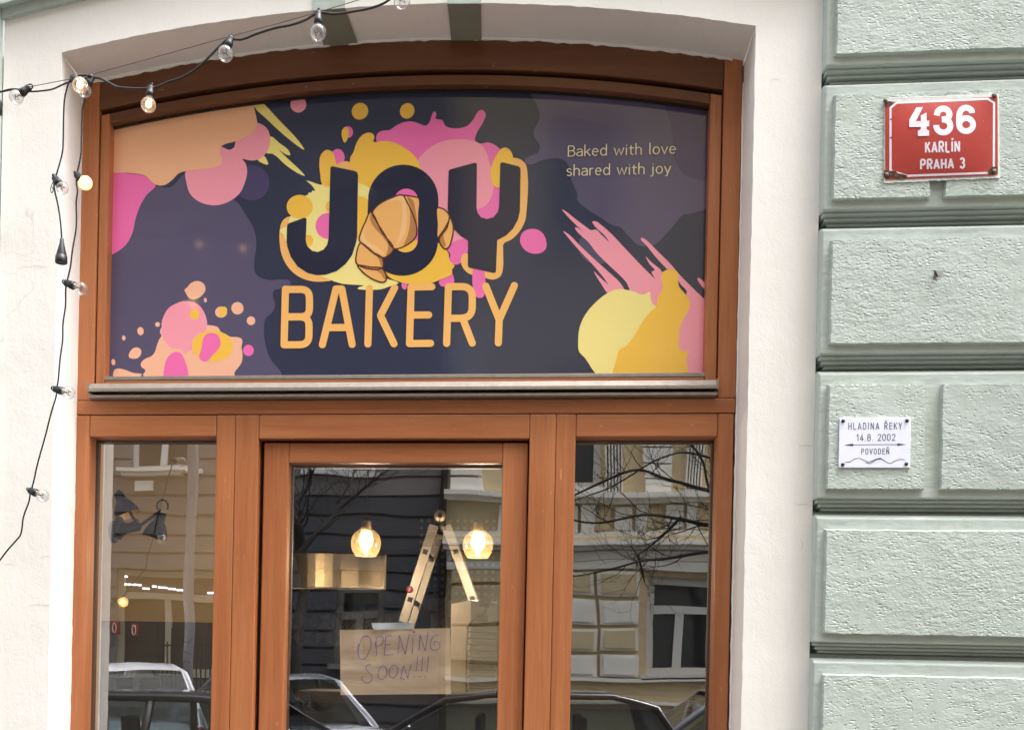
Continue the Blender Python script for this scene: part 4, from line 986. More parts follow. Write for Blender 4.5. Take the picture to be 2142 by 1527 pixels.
mb = MB(); mb.box(-2.8, 1.8, .4, 4.4, -.1, 0, FLOOR); mb.build('floor', shop)
mb = MB(); mb.box(-2.8, 1.8, .45, 4.4, 3.3, 3.4, DK); mb.build('ceiling', shop)
# warm back wall of the side niche, seen through the narrow window
p0, p1 = P(200, 1000, 2.3).x, P(445, 1000, 2.3).x
mb = MB(); mb.box(-2.699, p1+.25, 2.3, 2.36, 0, 3.3, BEIGE); mb.build('niche_wall', shop)
mb = MB(); zw = P(330, 1300, 2.28).z; mb.box(-2.698, p1+.2, 2.26, 2.2985, 0, zw, DK); mb.build('falloff_panel', shop)  # added dark panel, imitates the lamp glow fading down the wall
# patterned tile band on the back wall
TA, TB = plain('tile_dark', (44, 44, 50), .4), plain('tile_light', (112, 104, 98), .45, 0, .2, 30)
mb = MB(); y = 4.296; s = .115
zA = P(800, 1352, y).z; x0 = P(560, 1300, y).x
for i in range(40):
    for j in range(3):
        xa, za = x0+i*s, zA+j*s
        if xa+s > P(1090, 1300, y).x: continue
        if (i*7+j*3) % 11 == 0: continue
        q = [(xa, y, za), (xa+s, y, za), (xa+s, y, za+s), (xa, y, za+s), (xa+s/2, y, za+s/2)]
        for k in range(4):
            m = TA if (k+i+j) % 2 else TB
            mb.add([q[k], q[(k+1) % 4], q[4]], [(0, 1, 2)], m)
mb.build('tile_band', shop)
mb = MB()      # finer trellis tiles higher on the wall
xa = P(880, 1200, y).x; za = P(900, 1240, y).z; s = .05
for i in range(26):
    for j in range(11):
        if xa+i*s > P(1090, 1300, y).x: continue
        c = (xa+i*s, y, za+j*s); mb.add([(c[0]-.016, y, c[2]), (c[0], y, c[2]-.016), (c[0]+.016, y, c[2]), (c[0], y, c[2]+.016)], [(0, 1, 2, 3)], TB)
mb.build('trellis_tiles', shop)

# extractor hood
STEEL = Mat('brushed_steel'); v = STEEL.pos((1, 1, 60)); STEEL.set(Base_Color=(.15, .12, .085, 1), Metallic=.95, Roughness=.24, Normal=STEEL.bump(STEEL.noise(v, 9, 2), .0006, .5)); STEEL = STEEL.m
hood = thing('extractor_hood', 'brushed steel extractor hood on the dark back wall, catching a warm glare', 'hood')
yh = 2.6; a = P(560, 1158, yh); b = P(805, 1231, yh)
mb = MB(); N = 14; prof = []
xs_ = [a.x+(b.x-a.x)*i/N for i in range(N+1)]
for i in range(N):
    c0 = .06*math.sin(math.pi*i/N); c1 = .06*math.sin(math.pi*(i+1)/N)
    mb.add([(xs_[i], yh-c0, b.z), (xs_[i+1], yh-c1, b.z), (xs_[i+1], yh-c1, a.z), (xs_[i], yh-c0, a.z)], [(0, 1, 2, 3)], STEEL, True)
mb.add([(xs_[0], yh, b.z), (b.x, yh, b.z), (b.x, 4.2, b.z), (xs_[0], 4.2, b.z)], [(0, 1, 2, 3)], STEEL); mb.add([(b.x, yh, b.z), (b.x, yh, a.z), (b.x, 4.2, a.z), (b.x, 4.2, b.z)], [(0, 1, 2, 3)], STEEL)
mb.add([(xs_[0], yh, a.z), (b.x, yh, a.z), (b.x, 4.2, a.z+.2), (xs_[0], 4.2, a.z+.2)], [(0, 1, 2, 3)], STEEL)
mb.build('hood_canopy', hood)
mb = MB(); mb.box(xs_[0], b.x+.004, yh-.003, yh+.006, b.z-.006, b.z+.003, MT['alu']); mb.box(b.x-.003, b.x+.005, yh-.003, yh+.006, b.z, a.z, MT['alu']); mb.build('hood_rim', hood)

# pendant lamps
AMB = glass('amber_glass', 1.6, (1.0, .90, .72), power=2.2, haze=.055, hazec=(.95, .72, .38)); SKT = plain('pale_lamp_socket', (190, 176, 150), .5)
def pendant(u, v, y, label):
    t = thing('pendant_lamp', label, 'pendant lamp', 'pendant lamps behind the door')
    c = P(u, v, y); k = (D+y)/F; r = 31.5*k
    prof = [(-43*k, 0), (-43*k, 7*k), (-40*k, 11*k), (-30*k, 11.5*k), (-26*k, 13*k), (-20*k, 20*k), (-12*k, 27.5*k), (0, r), (12*k, 31*k), (22*k, 28*k), (31*k, 22.5*k)]
    mb = MB(); mb.lathe([(max(min(q_.x, 31*k), -43*k), max(q_.y, 0)) for q_ in crom(prof, False, 5)], c, (0, 0, -1), AMB, 56); mb.build('glass_shade', t)
    mb = MB(); mb.lathe([(31*k, 22.5*k), (31.8*k, 22.6*k), (31.8*k, 21.6*k)], c, (0, 0, -1), MT['glowsoft'], 28); mb.build('shade_rim', t)
    mb = MB(); mb.lathe([(-42*k, 0), (-42*k, 9.5*k), (-25*k, 10*k), (-22*k, 8*k), (-22*k, 0)], c, (0, 0, -1), SKT, 16); mb.build('lamp_socket', t)
    mb = MB(); mb.lathe([(-22*k, 8*k), (-14*k, 12*k), (-4*k, 15.5*k), (8*k, 14*k), (15*k, 9*k), (19*k, 6*k), (28*k, 4*k), (30*k, 0)], c, (0, 0, -1), MT['pendglow'], 18); mb.build('bulb', t)
    mb = MB(); mb.tube([c+Vector((0, 0, 43*k)), Vector((c.x, c.y, 3.29))], .0013, MT['cable'], 6); mb.build('cord', t)
    p = bpy.data.lights.new('pendant_light', 'POINT'); p.energy = 3.6; p.color = (1, .82, .60); p.shadow_soft_size = .05
    q = bpy.data.objects.new('pendant_light', p); COL.objects.link(q); q.location = c+Vector((0, 0, -.07)); q.parent = t
pendant(765.5, 1131, 1.25, 'lit amber glass pendant lamp hanging beside the steel hood')
pendant(1000, 1134, 1.25, 'lit amber glass pendant lamp hanging above the white appliance')

# folding ladder
ALU = plain('ladder_aluminium', (142, 134, 122), .42, .75, .08, 50); HOLE = plain('slot_black', (26, 26, 28), .8)
lad = thing('folding_ladder', 'telescopic aluminium folding ladder standing open like a letter A', 'ladder')
ya, yb = 1.75, 2.12
def leg(u0, v0, u1, v1, y, ext):
    a, b = P(u0, v0, y), P(u1, v1, y); d = (b-a).normalized(); return a, a+d*((a.z-.02)/-d.z) if ext else b
def rail(mb, a, b, wd, th):
    d = (b-a).normalized(); n = Vector((d.z, 0, -d.x)); o = Vector((0, 1, 0))
    vs = [p+n*sx*wd/2+o*sy*th/2 for p in (a, b) for sx, sy in ((-1, -1), (1, -1), (1, 1), (-1, 1))]
    mb.add(vs, [(0, 1, 2, 3), (7, 6, 5, 4), (0, 4, 5, 1), (1, 5, 6, 2), (2, 6, 7, 3), (3, 7, 4, 0)], ALU)
for (u0, v0, u1, v1) in ((908, 1098, 843, 1302), (934, 1098, 993, 1265)):
    rr = []
    for y in (ya, yb):
        a, b = leg(u0, v0, u1, v1, ya, u0 > 920); a = Vector((a.x, y, a.z)); b = Vector((b.x, y, b.z)); rr.append((a, b))
        mb = MB(); rail(mb, a, b, .044, .026); d = (b-a); n = Vector((d.z, 0, -d.x)).normalized()
        for k in range(7):     # ribbed grip near the hinge
            p = a+d.normalized()*(.03+.012*k); mb.box(p.x-.022, p.x+.022, y-.016, y+.016, p.z-.003, p.z+.003, ALU)
        L = d.length; o = mb.build('rail', lad, .003)
        for f in [q_/L for q_ in (.13, .36, .585, .81, 1.04, 1.27, 1.5) if q_ < L-.02]:
            p = a+d*f; mb = MB(); e = .0115
            dd = d.normalized()
            vs = [p+n*sx*e+dd*sz*e+Vector((0, -.0135, 0)) for sx, sz in ((-1, -1), (1, -1), (1, 1), (-1, 1))]
            mb.add([tuple(q) for q in vs], [(0, 1, 2, 3)], HOLE); mb.build('rail_slot', o)
    for f in [q_/L for q_ in (.13, .36, .585, .81, 1.04, 1.27, 1.5) if q_ < L-.02]:
        p = rr[0][0].lerp(rr[0][1], f); q = rr[1][0].lerp(rr[1][1], f); mb = MB(); mb.tube([p, q], .013, ALU, 10); mb.build('rung', lad)
for y in (ya, yb):      # folded lower section of the front leg
    a = P(843, 1302, ya); b = P(915, 1640, ya); a.y = b.y = y; mb = MB(); rail(mb, a, Vector((b.x, y, max(b.z, .02))), .034, .022); mb.build('lower_rail', lad, .003)
for y in (ya, yb):
    c = P(921, 1080, ya); c.y = y; mb = MB(); mb.lathe([(-.022, 0), (-.022, .026), (-.018, .029), (.018, .029), (.022, .026), (.022, 0)], c, (0, 1, 0), ALU, 24); mb.lathe([(-.026, 0), (-.026, .010), (-.022, .010)], c, (0, 1, 0), HOLE, 12); mb.build('hinge', lad)
STK = plain('red_sticker', (138, 52, 60), .4)
c = P(856.5, 1232.5, ya-.0135); mb = MB(); mb.lathe([(0, .0), (0, .0165), (.0008, .0165), (.0010, 0)], c+Vector((0, -.0001, 0)), (0, -1, 0), STK, 22); st = mb.build('sticker', lad)
mb = MB(); ribbon(mb, [(-.004, .006), (.004, .006), (-.004, -.006), (.004, -.006)], .0018, plain('sticker_print', (220, 190, 190), .5), lambda x, z: Vector((c.x+x, c.y-.0014, c.z+z))); mb.build('sticker_mark', st)

# appliance seen from behind with condenser coils
APW = plain('appliance_white', (206, 200, 188), .45, 0, .04, 8); APS = plain('appliance_side', (166, 148, 128), .5, 0, .06, 10); COILM = plain('coil_grey', (92, 88, 82), .5, .3); PLUG = plain('plug_grey', (104, 100, 96), .6)
app = thing('refrigerator', 'white upright refrigerator turned with its grey condenser coils to the door glass', 'refrigerator')
yf = .95; a = P(985, 1255, yf); b = P(1075, 1250, yf); l_ = P(944, 1262, yf+.28)
vs = [Vector((l_.x, yf+.28, a.z)), a, Vector((b.x, yf+.12, a.z)), Vector((l_.x+(b.x-a.x), yf+.42, a.z))]
ap = [(v_.x, v_.y) for v_ in vs]
mb = MB(); k = len(ap)
top = [Vector((x, y, a.z)) for x, y in ap]; bot = [Vector((x, y, .02)) for x, y in ap]
mb.add(top+bot, [(0, 1, 2, 3), (1, 5, 6, 2), (2, 6, 7, 3), (3, 7, 4, 0)], APW); mb.add([top[0], top[1], bot[1], bot[0]], [(0, 1, 2, 3)], APS)
mb.build('cabinet', app, .006)
e1 = (Vector((b.x, yf+.12, 0))-Vector((a.x, yf, 0))); e1.normalize(); nrm = Vector((e1.y, -e1.x, 0))
def onf(u, v, o=.02):
    """a point on the coil side of the cabinet"""
    q = P(u, v, yf); t = (q.x-a.x)/e1.x; return Vector((a.x, yf, 0))+e1*t+Vector((0, 0, q.z))+nrm*o
mb = MB()
for i in range(9):
    v0 = 1308+i*26; mb.tube([onf(974, v0), onf(1070, v0+4)], .0024, COILM, 6); mb.tube([onf(974, v0+13), onf(1070, v0+17)], .0024, COILM, 6)
    mb.tube(crom([onf(978, v0), onf(973, v0+3), onf(972, v0+7), onf(974, v0+13)], False, 4), .0024, COILM, 6)
mb.tube(crom([onf(1012, 1262), onf(1008, 1280), onf(990, 1292), onf(976, 1306), onf(972, 1330), onf(970, 1400), onf(970, 1527)], False, 5), .0034, COILM, 8); mb.build('condenser_coil', app)
mb = MB()
for (u0, v0, u1, v1) in ((1000, 1251, 1021, 1268), (994, 1286, 1017, 1300)):
    q0, q1, q2, q3 = onf(u0, v0, .012), onf(u1, v0, .012), onf(u1-2, v1, .012), onf(u0+3, v1, .012); mb.add([q0, q1, q2, q3]+[q-nrm*.012 for q in (q0, q1, q2, q3)], [(0, 1, 2, 3), (0, 4, 5, 1), (1, 5, 6, 2), (2, 6, 7, 3), (3, 7, 4, 0)], PLUG)
mb.build('plug_box', app)
KR = Mat('kraft_paper'); v = KR.pos(); kn = KR.noise(v, 6, 5, .6); KR.set(Base_Color=KR.ramp(kn, [(.3, (.78, .54, .345)), (.7, (.86, .62, .41))]), Roughness=.8, Normal=KR.bump(KR.noise(KR.pos((.5, 1, 1.6)), 26, 3, .5, .6), .004, .5)); KR = KR.m
c = P(1024, 1422, .7)
wk = thing('added_dark_counter', 'added dark counter with a wooden top behind the door glass, standing in for interior darkness and covering the ladder leg', 'counter'); zt_ = c.z-.05  # added to cover the ladder's lower leg and stand in for interior darkness
mb = MB(); mb.box(-.78, 1.2, .56, .92, zt_-.04, zt_, plain('worktop_wood', (66, 50, 40), .5, 0, .15, 20)); mb.build('top', wk, .003)
mb = MB(); mb.box(-.76, 1.18, .60, .90, 0, zt_-.0402, plain('added_dark_front', (34, 33, 36), .5, 0, .1, 8)); mb.build('front_panel', wk, .003)

# paper notice taped inside the door glass
note = thing('opening_notice', 'brown paper notice reading OPENING SOON hand written in violet, taped inside the door glass', 'notice')
YN = DG+.006
INKV = plain('violet_marker', (140, 108, 176), .6); TAPE = plain('white_paper_tape', (226, 232, 232), .7, 0, .03, 60)
random.seed(11)
def sheet(mb, c4, m, y, nx, ny, rag=0.0):
    tl, tr, br, bl = [Vector(c) for c in c4]; vs = []
    for j in range(ny+1):
        for i in range(nx+1):
            s_, t = i/nx, j/ny; p = tl*(1-s_)*(1-t)+tr*s_*(1-t)+br*s_*t+bl*(1-s_)*t
            q = P(p.x, p.y, y); q.y += .0014*math.sin(7*s_+3*t)+.0012*math.sin(17*t+5*s_)+(random.random()*.0007); 
            if rag and i in (0, nx): q.x += (random.random()-.5)*rag
            vs.append(q)
    mb.add(vs, [(j*(nx+1)+i, j*(nx+1)+i+1, (j+1)*(nx+1)+i+1, (j+1)*(nx+1)+i) for j in range(ny) for i in range(nx)], m, True)
mb = MB(); sheet(mb, [(710.5, 1317), (941.3, 1313.3), (943.3, 1450.5), (712.5, 1453)], KR, YN+.004, 26, 16); mb.build('paper', note)
mb = MB(); sheet(mb, [(776, 1302.5), (863, 1301.5), (863.5, 1314.5), (781.5, 1316.5)], TAPE, YN-.001, 14, 3, .005); mb.build('tape', note)
NT = T(540, 1180, 3.6931)
mb = MB(); nk = [0]
def pen(pts, cl=False):
    nk[0] += 1; q = NT([tuple(p) for p in crom([Vector(p) for p in pts], cl, 5)]); tp = [.55+.5*random.random() for _ in q]
    for i in range(1, len(tp)): tp[i] = tp[i-1]*.7+tp[i]*.3
    ribbon(mb, q, 1.9, INKV, (lambda n: lambda u, v: P(u, v, YN-.0005-.00002*n))(nk[0]), True, cl, tp)
pen([(850, 556), (812, 560), (783, 620), (775, 690), (790, 730), (822, 728), (858, 670), (872, 600), (858, 562), (835, 548)]); pen([(775, 615), (768, 680), (775, 705)])
pen([(912, 562), (914, 640), (916, 700)]); pen([(912, 565), (950, 556), (968, 575), (958, 612), (920, 634)]); pen([(905, 600), (908, 640)])
pen([(985, 556), (980, 640), (974, 700)]); pen([(985, 556), (1032, 550)]); pen([(982, 622), (1022, 618)]); pen([(974, 700), (1042, 696)])
pen([(1090, 548), (1086, 640), (1080, 690)]); pen([(1092, 550), (1112, 620), (1136, 696)]); pen([(1136, 696), (1150, 620), (1168, 540)])
pen([(1196, 560), (1194, 640), (1189, 690)]); pen(ell((1203, 522), 6, 6, 8), True)
pen([(1252, 545), (1246, 620), (1242, 662)]); pen([(1252, 547), (1270, 600), (1290, 668)]); pen([(1290, 668), (1302, 600), (1312, 524)])
pen([(1398, 548), (1370, 546), (1340, 580), (1330, 625), (1345, 658), (1375, 662), (1402, 640), (1400, 610), (1370, 596), (1358, 608), (1362, 624)])
pen([(868, 772), (846, 776), (832, 800), (846, 824), (874, 850), (880, 885), (862, 908), (830, 912), (800, 888), (796, 876), (812, 864)])
pen([(980, 785), (950, 790), (928, 830), (930, 872), (955, 890), (985, 862), (994, 815), (978, 785)]); pen([(1060, 778), (1032, 782), (1016, 820), (1022, 868), (1045, 878), (1070, 850), (1080, 805), (1062, 778)])
pen([(1124, 782), (1112, 830), (1100, 884)]); pen([(1126, 784), (1140, 830), (1156, 878)]); pen([(1156, 878), (1166, 830), (1182, 772)]); pen([(1110, 880), (1132, 890)])
for x0_, x1_, y0_, y1_ in ((1232, 1220, 716, 828), (1272, 1262, 712, 826), (1316, 1304, 712, 834)): pen([(x0_, y0_), ((x0_+x1_)/2, (y0_+y1_)/2), (x1_, y1_)])
for x, y in ((1206, 868), (1248, 866), (1292, 868)): pen([(x-6, y+2), (x+6, y)])
mb.build('handwriting', note)

# wall lamps with jointed arms in the side window
LB = plain('lamp_black', (26, 27, 32), .4); LIN = plain('lamp_inside', (214, 190, 150), .5)
def wall_lamp(label, y, neck, mouth, rm, base, joint, loop=True):
    t = thing('wall_lamp', label, 'wall lamp', 'black jointed wall lamps')
    k = (D+y)/F; n, m = P(neck[0], neck[1], y), P(mouth[0], mouth[1], y); ax = m-n; L = ax.length; R_ = rm*k
    mb = MB(); mb.lathe([(0, 0), (0, .016), (.004, .020), (.034, .021), (.040, .026), (L*.45, R_*.62), (L*.7, R_*.86), (L*.9, R_*.98), (L, R_)], n, ax, LB, 26); sh_ = mb.build('lamp_shade', t)
    mb = MB(); mb.lathe([(L, R_*.985), (L*.7, R_*.84), (L*.45, R_*.60), (.045, .02)], n, ax, LIN, 26); mb.build('shade_lining', sh_)
    mb = MB(); mb.ball(n+ax*.62, R_*.32, MT['glowsoft'], 12); mb.build('bulb', t)
    if loop:
        c = n-ax.normalized()*.012+Vector((0, 0, .012)); mb = MB(); mb.tube([c+Vector((.022*math.cos(g), 0, .026*math.sin(g))) for g in [math.pi*(-.15+1.3*i/16) for i in range(17)]], .004, LB, 8); mb.build('handle_loop', t)
    b_, j_ = P(base[0], base[1], y), P(joint[0], joint[1], y)
    mb = MB(); mb.tube([n+Vector((0, 0, .01)), j_+(n-j_)*.15, j_], .0065, LB, 8); mb.build('arm', t)
    mb = MB(); mb.tube([b_+Vector((-.03, 0, -.006)), b_, j_+Vector((.006, 0, -.004))], [.020, .022, .014], LB, 12); mb.ball(j_, .014, LB, 10); mb.build('bracket', t)
    mb = MB(); mb.lathe([(0, 0), (0, .045), (.012, .045), (.014, 0)], b_+Vector((-.03, 0, 0)), (1, 0, 0), LB, 20); mb.build('wall_plate', t)
wall_lamp('black jointed wall lamp with a handle loop, its shade tilted down behind the narrow window', .85, (338, 1072), (323, 1125), 27, (262, 1104), (290, 1100))
wall_lamp('black wall lamp half hidden by the window jamb with only its upturned shade showing', 1.0, (247, 1030), (268, 1078), 28, (250, 1112), (284, 1092), False)
pl_ = bpy.data.lights.new('niche_light', 'SPOT'); pl_.spot_size = math.radians(125); pl_.spot_blend = .8; pl_.energy = 9.0; pl_.color = (1, .76, .42); pl_.shadow_soft_size = .08
q = bpy.data.objects.new('niche_light', pl_); COL.objects.link(q); q.location = P(360, 1120, 1.0); q.rotation_euler = (math.radians(78), 0, math.radians(8))
# ------------------------------------------------------------------ the street behind the camera, which the panes mirror
ASPH = plain('asphalt', (58, 58, 60), .85, 0, .2, 30); PAVE = plain('pavement_stone', (84, 81, 77), .8, 0, .15, 14); KERB = plain('kerb_granite', (150, 148, 145), .8, 0, .1, 30)
def flat(name, x0, x1, y0, y1, z, m):
    mb = MB(); mb.add([(x0, y0, z), (x1, y0, z), (x1, y1, z), (x0, y1, z)], [(0, 1, 2, 3)], m); return tag(mb.build(name), kind='structure')
flat('ground', -150, 150, -150, 150, -.14, ASPH)
mb = MB(); mb.box(-60, 60, -3.9, .0, -.138, 0, PAVE); tag(mb.build('pavement'), kind='structure')
mb = MB(); mb.box(-60, 60, -4.05, -3.903, -.139, -.004, KERB); tag(mb.build('kerb'), kind='structure')
mb = MB(); mb.box(-60, 60, -15, -11.6, -.138, 0, PAVE); tag(mb.build('pavement'), kind='structure')
YF = 14.0
def facade(t, x0, x1, ztop, wins, courses, base_m, low_m, zlow, name_w, xsplit):
    """backing wall plus projecting courses cut round the window openings"""
    mb = MB(); y = -YF
    cutx = sorted(set([x0, x1]+[c for w_ in wins for c in w_[:2]])); 
    mb.box(x0, x1, y-.5, y-.32, 0, ztop, MT['seam'])
    for zb_, zt_ in courses:
        m = low_m if (zb_+zt_)/2 < zlow else base_m
        cuts = [(a, b) for a, b, c, d in wins if c < zt_-.02 and d > zb_+.02]
        xs_ = [x0]; 
        segs_ = []; cur = x0
        for a, b in sorted(cuts):
            if a > cur: segs_.append((cur, a))
            cur = max(cur, b)
        if cur < x1: segs_.append((cur, x1))
        if m is low_m:          # the dark storey belongs to the right-hand half only
            segs_ = [s_ for a, b in segs_ for s_ in ([(a, b)] if not a < xsplit < b else [(a, xsplit), (xsplit, b)])]
        for a, b in segs_:
            if m is low_m or m is base_m and (zb_+zt_)/2 < zlow: m = low_m if (a+b)/2 > xsplit else base_m
            mb.box(a, b, y-.32, y, zb_, zt_, m); mb.box(a, b, y-.31, y-.045, zt_, zt_+.05, m)
    return mb.build(name_w, t)
WF = plain('window_white_paint', (222, 220, 218), .5); WG = plain('dark_pane', (50, 52, 57), .06, 0, 0, 0, 0, .9)
def street_window(t, a, b, c, d, mull=1, tran=.68, fr=.10, y=None, frame_m=None, pane_m=None):
    y = -YF-.14 if y is None else y; fm = frame_m or WF
    mb = MB(); mb.box(a, a+fr, y-.06, y, c, d, fm); mb.box(b-fr, b, y-.06, y, c, d, fm); mb.box(a+fr, b-fr, y-.06, y, d-fr, d, fm); mb.box(a+fr, b-fr, y-.06, y, c, c+fr, fm)
    if tran: mb.box(a+fr, b-fr, y-.055, y+.02, c+(d-c)*tran, c+(d-c)*tran+fr*1.1, fm)
    for i in range(mull): 
        xm = a+(b-a)*(i+1)/(mull+1); mb.box(xm-fr*.55, xm+fr*.55, y-.055, y+.015, c+fr, (c+(d-c)*tran) if tran else d-fr, fm)
    w_ = mb.build('window', t)
    mb = MB(); mb.add([(a, y-.07, c), (b, y-.07, c), (b, y-.07, d), (a, y-.07, d)], [(0, 1, 2, 3)], pane_m or WG); mb.build('pane', w_)
    mb = MB(); mb.box(a-.08, b+.08, -YF, -YF+.12, c-.08, c, fm); mb.build('sill', w_)
XB = R(932, 1000, YF).x
GREYF = plain('grey_facade', (122, 116, 116), .85, 0, .06, 2); DARKF = plain('slate_facade', (72, 73, 80), .8, 0, .08, 2)
CREAM = plain('cream_facade', (212, 192, 154), .85, 0, .06, 3); STONE = plain('pale_facade_trim', (242, 237, 228), .85, 0, .05, 3)
def rw(u0, u1, v0, v1): a, b = R(u0, v1, YF), R(u1, v0, YF); return (a.x, b.x, a.z, b.z)
grey = thing('apartment_building', 'grey rusticated apartment house with white windows across the street', 'building')
SHOPW = rw(238, 560, 1196, 1408); UPW = rw(272, 340, 760, 985); LOWW = rw(700, 800, 1232, 1392)
wins = [SHOPW, UPW, LOWW]
bw = UPW[1]-UPW[0]+.45
for k in range(-6, 8):
    xw = UPW[0]+k*3.0
    for zf in (UPW[2], UPW[2]+3.7, UPW[2]+7.2):
        q = (xw, xw+1.15, zf, zf+1.95)
        if q[1] < XB-.5: wins.append(q)
UPW = None
wins = [w_ for w_ in wins if w_ is not None and not (abs(w_[0]-rw(272, 340, 760, 985)[0]) < .01 and w_[1]-w_[0] < 1)]
zs = []; z = .02; h = (R(500, 940, YF).z-R(500, 979, YF).z)
while z < 15.4: zs.append((z, z+h-.05)); z += h
facade(grey, -34, XB-.02, 15.4, wins, zs, GREYF, DARKF, R(700, 1052, YF).z, 'facade_wall', R(530, 1200, YF).x)
for w_ in wins[2:]: street_window(grey, *w_, 1, .68, .09)
street_window(grey, *LOWW, 1, .62, .10, None, plain('greyed_frame', (118, 116, 114), .6))  # frame greyed so its mirror image stays faint across the notice
SW = plain('shop_interior_brown', (70, 56, 44), .8, 0, .2, 3)
street_window(grey, *SHOPW, 2, .72, .10, None, plain('shop_frame', (180, 168, 146), .6), SW)
mb = MB()      # upper moulded cornice below the upper windows
for (u0, u1, v0, v1, o) in ((250, 395, 985, 992, .22), (256, 385, 992, 1000, .14), (285, 330, 1010, 1030, .10)):
    q = rw(u0, u1, v0, v1); mb.box(q[0], q[1], -YF, -YF+o, q[2], q[3], STONE)
mb.build('cornice', grey)
mb = MB(); q = rw(600, 1600, 600, 602); mb.box(-34, XB, -YF-.3, -YF+.5, 15.4, 15.9, STONE); mb.build('roof_cornice', grey)
cream = thing('apartment_building', 'cream apartment house with pale rusticated blocks and white windows across the street', 'building')
mb = MB(); x1 = 36; mb.box(XB+.02, x1, -YF-.5, -YF-.30, 0, 16, MT['seam'])
BIG = rw(1352, 1560, 1206, 1414); WUP = rw(1120, 1256, 850, 1022)
bigs = [BIG]+[(BIG[0]+k*4.6, BIG[1]+k*4.6, BIG[2], BIG[3]) for k in (1, 2, 3)]
ups = [(WUP[0]+k*3.6, WUP[0]+k*3.6+1.3, WUP[2]+j*3.9, WUP[2]+j*3.9+2.1) for k in range(0, 8) for j in (0, 1, 2)]
ups = [(WUP[0], WUP[1], WUP[2], WUP[3]+.5)]+[w_ for w_ in ups if not (abs(w_[0]-WUP[0]) < .01 and abs(w_[2]-WUP[2]) < .01)]
wl = bigs+ups; cuts = sorted(set([XB+.02, x1]+[c for w_ in wl for c in w_[:2]])); zc = sorted(set([0, 16]+[c for w_ in wl for c in w_[2:]]))
for i in range(len(cuts)-1):
    for j in range(len(zc)-1):
        xm, zm = (cuts[i]+cuts[i+1])/2, (zc[j]+zc[j+1])/2
        if not any(a < xm < b and c < zm < d for a, b, c, d in wl): mb.box(cuts[i], cuts[i+1], -YF-.3, -YF, zc[j], zc[j+1], CREAM)
mb.build('facade_wall', cream)
for w_ in bigs: street_window(cream, *w_, 2, .63, .12)
for w_ in ups: street_window(cream, *w_, 1, .68, .10)
mb = MB()
def fb(u0, u1, v0, v1, o, m): q = rw(u0, u1, v0, v1); mb.box(q[0], q[1], -YF+.001, -YF+o, q[2], q[3], m)
def run(v0, v1, o, m): z1 = R(1300, v0, YF).z; z0 = R(1300, v1, YF).z; mb.box(XB+.02, x1, -YF+.001, -YF+o, z0, z1, m)
run(1036, 1046, .30, STONE); run(1046, 1054, .18, STONE)            # sill course of the upper floor
run(1112, 1124, .16, STONE); run(1124, 1132, .26, CREAM); run(1132, 1142, .34, STONE); run(1142, 1150, .2, STONE)
run(1420, 1428, .12, STONE); run(1468, 1474, .1, STONE)
for k in range(12):           # frieze panels between the two courses
    u = 1215+k*112; fb(u, u+26, 1056, 1110, .10, STONE); fb(u+26, u+56, 1064, 1106, .05, CREAM); fb(u+66, u+104, 1060, 1108, .07, STONE)
    u2 = 1150-k*112
    if u2 > 950: fb(u2, u2+60, 1058, 1108, .08, STONE)
for k in range(9):            # fluted pilasters and quoins of the upper floor
    for j in range(6): fb(1262+k*175+j*7, 1266+k*175+j*7, 700, 1034, .14, STONE)
    for j in range(10): fb(1345+k*175, 1402+k*175, 700+j*34, 730+j*34, .13, STONE)
for j in range(10): fb(945, 1010, 700+j*34, 728+j*34, .14, STONE)
for k, uo in enumerate((0, 590)):
    for j in range(4):            # rusticated blocks of the ground floor, alternately rough and smooth
        v0 = 1198+j*57; m = CREAM if j % 2 == 0 else STONE
        for (a, b) in ((1152, 1246), (1252, 1336)):
            fb(a+uo, b+uo, v0, v0+47, .10, STONE); fb(a+uo+7, b+uo-7, v0+6, v0+42, .13, m)
    for j in range(3): fb(945+uo, 1100+uo, 1150+j*80, 1220+j*80, .1, CREAM)
run(1152, 1172, .08, STONE); run(1174, 1192, .12, STONE)
mb.build('facade_ornament', cream)
mb = MB(); mb.box(XB, x1, -YF-.3, -YF+.5, 15.6, 16.1, STONE); mb.build('roof_cornice', cream)
pipe = thing('drainpipe', 'dark drainpipe running down the joint between the grey and the cream house', 'drainpipe'); mb = MB(); mb.tube([(XB, -YF+.1, 0), (XB, -YF+.1, 15)], .06, MT['black'], 10); mb.build('pipe', pipe)
# red lettered shop sign boxes and tube lamps of the shop across the street
RB = plain('red_sign_box', (150, 52, 40), .5); RW_ = plain('sign_ring_white', (224, 210, 196), .5)
for i, (u0, u1, v0, v1) in enumerate(((236, 253, 1299, 1325), (279, 291, 1303, 1328))):
    t = thing('projecting_sign', ['larger red box sign with a pale letter O on the shop across the street', 'smaller red box sign with a pale letter O further along the shop across the street'][i], 'sign'); q = rw(u0, u1, v0, v1)
    mb = MB(); mb.box(q[0], q[1], -YF+.02, -YF+.12, q[2], q[3], RB); mb.build('sign_box', t, .01)
    mb = MB(); cx, cz = (q[0]+q[1])/2, (q[2]+q[3])/2; n = 20
    mb.tube([(cx+.032*math.cos(2*math.pi*k/n), -YF+.125, cz+.072*math.sin(2*math.pi*k/n)) for k in range(n+1)], .009, RW_, 6, False); mb.build('letter', t)
TUBE = emit('tube_lamp_light', (235, 240, 255), 2.5)
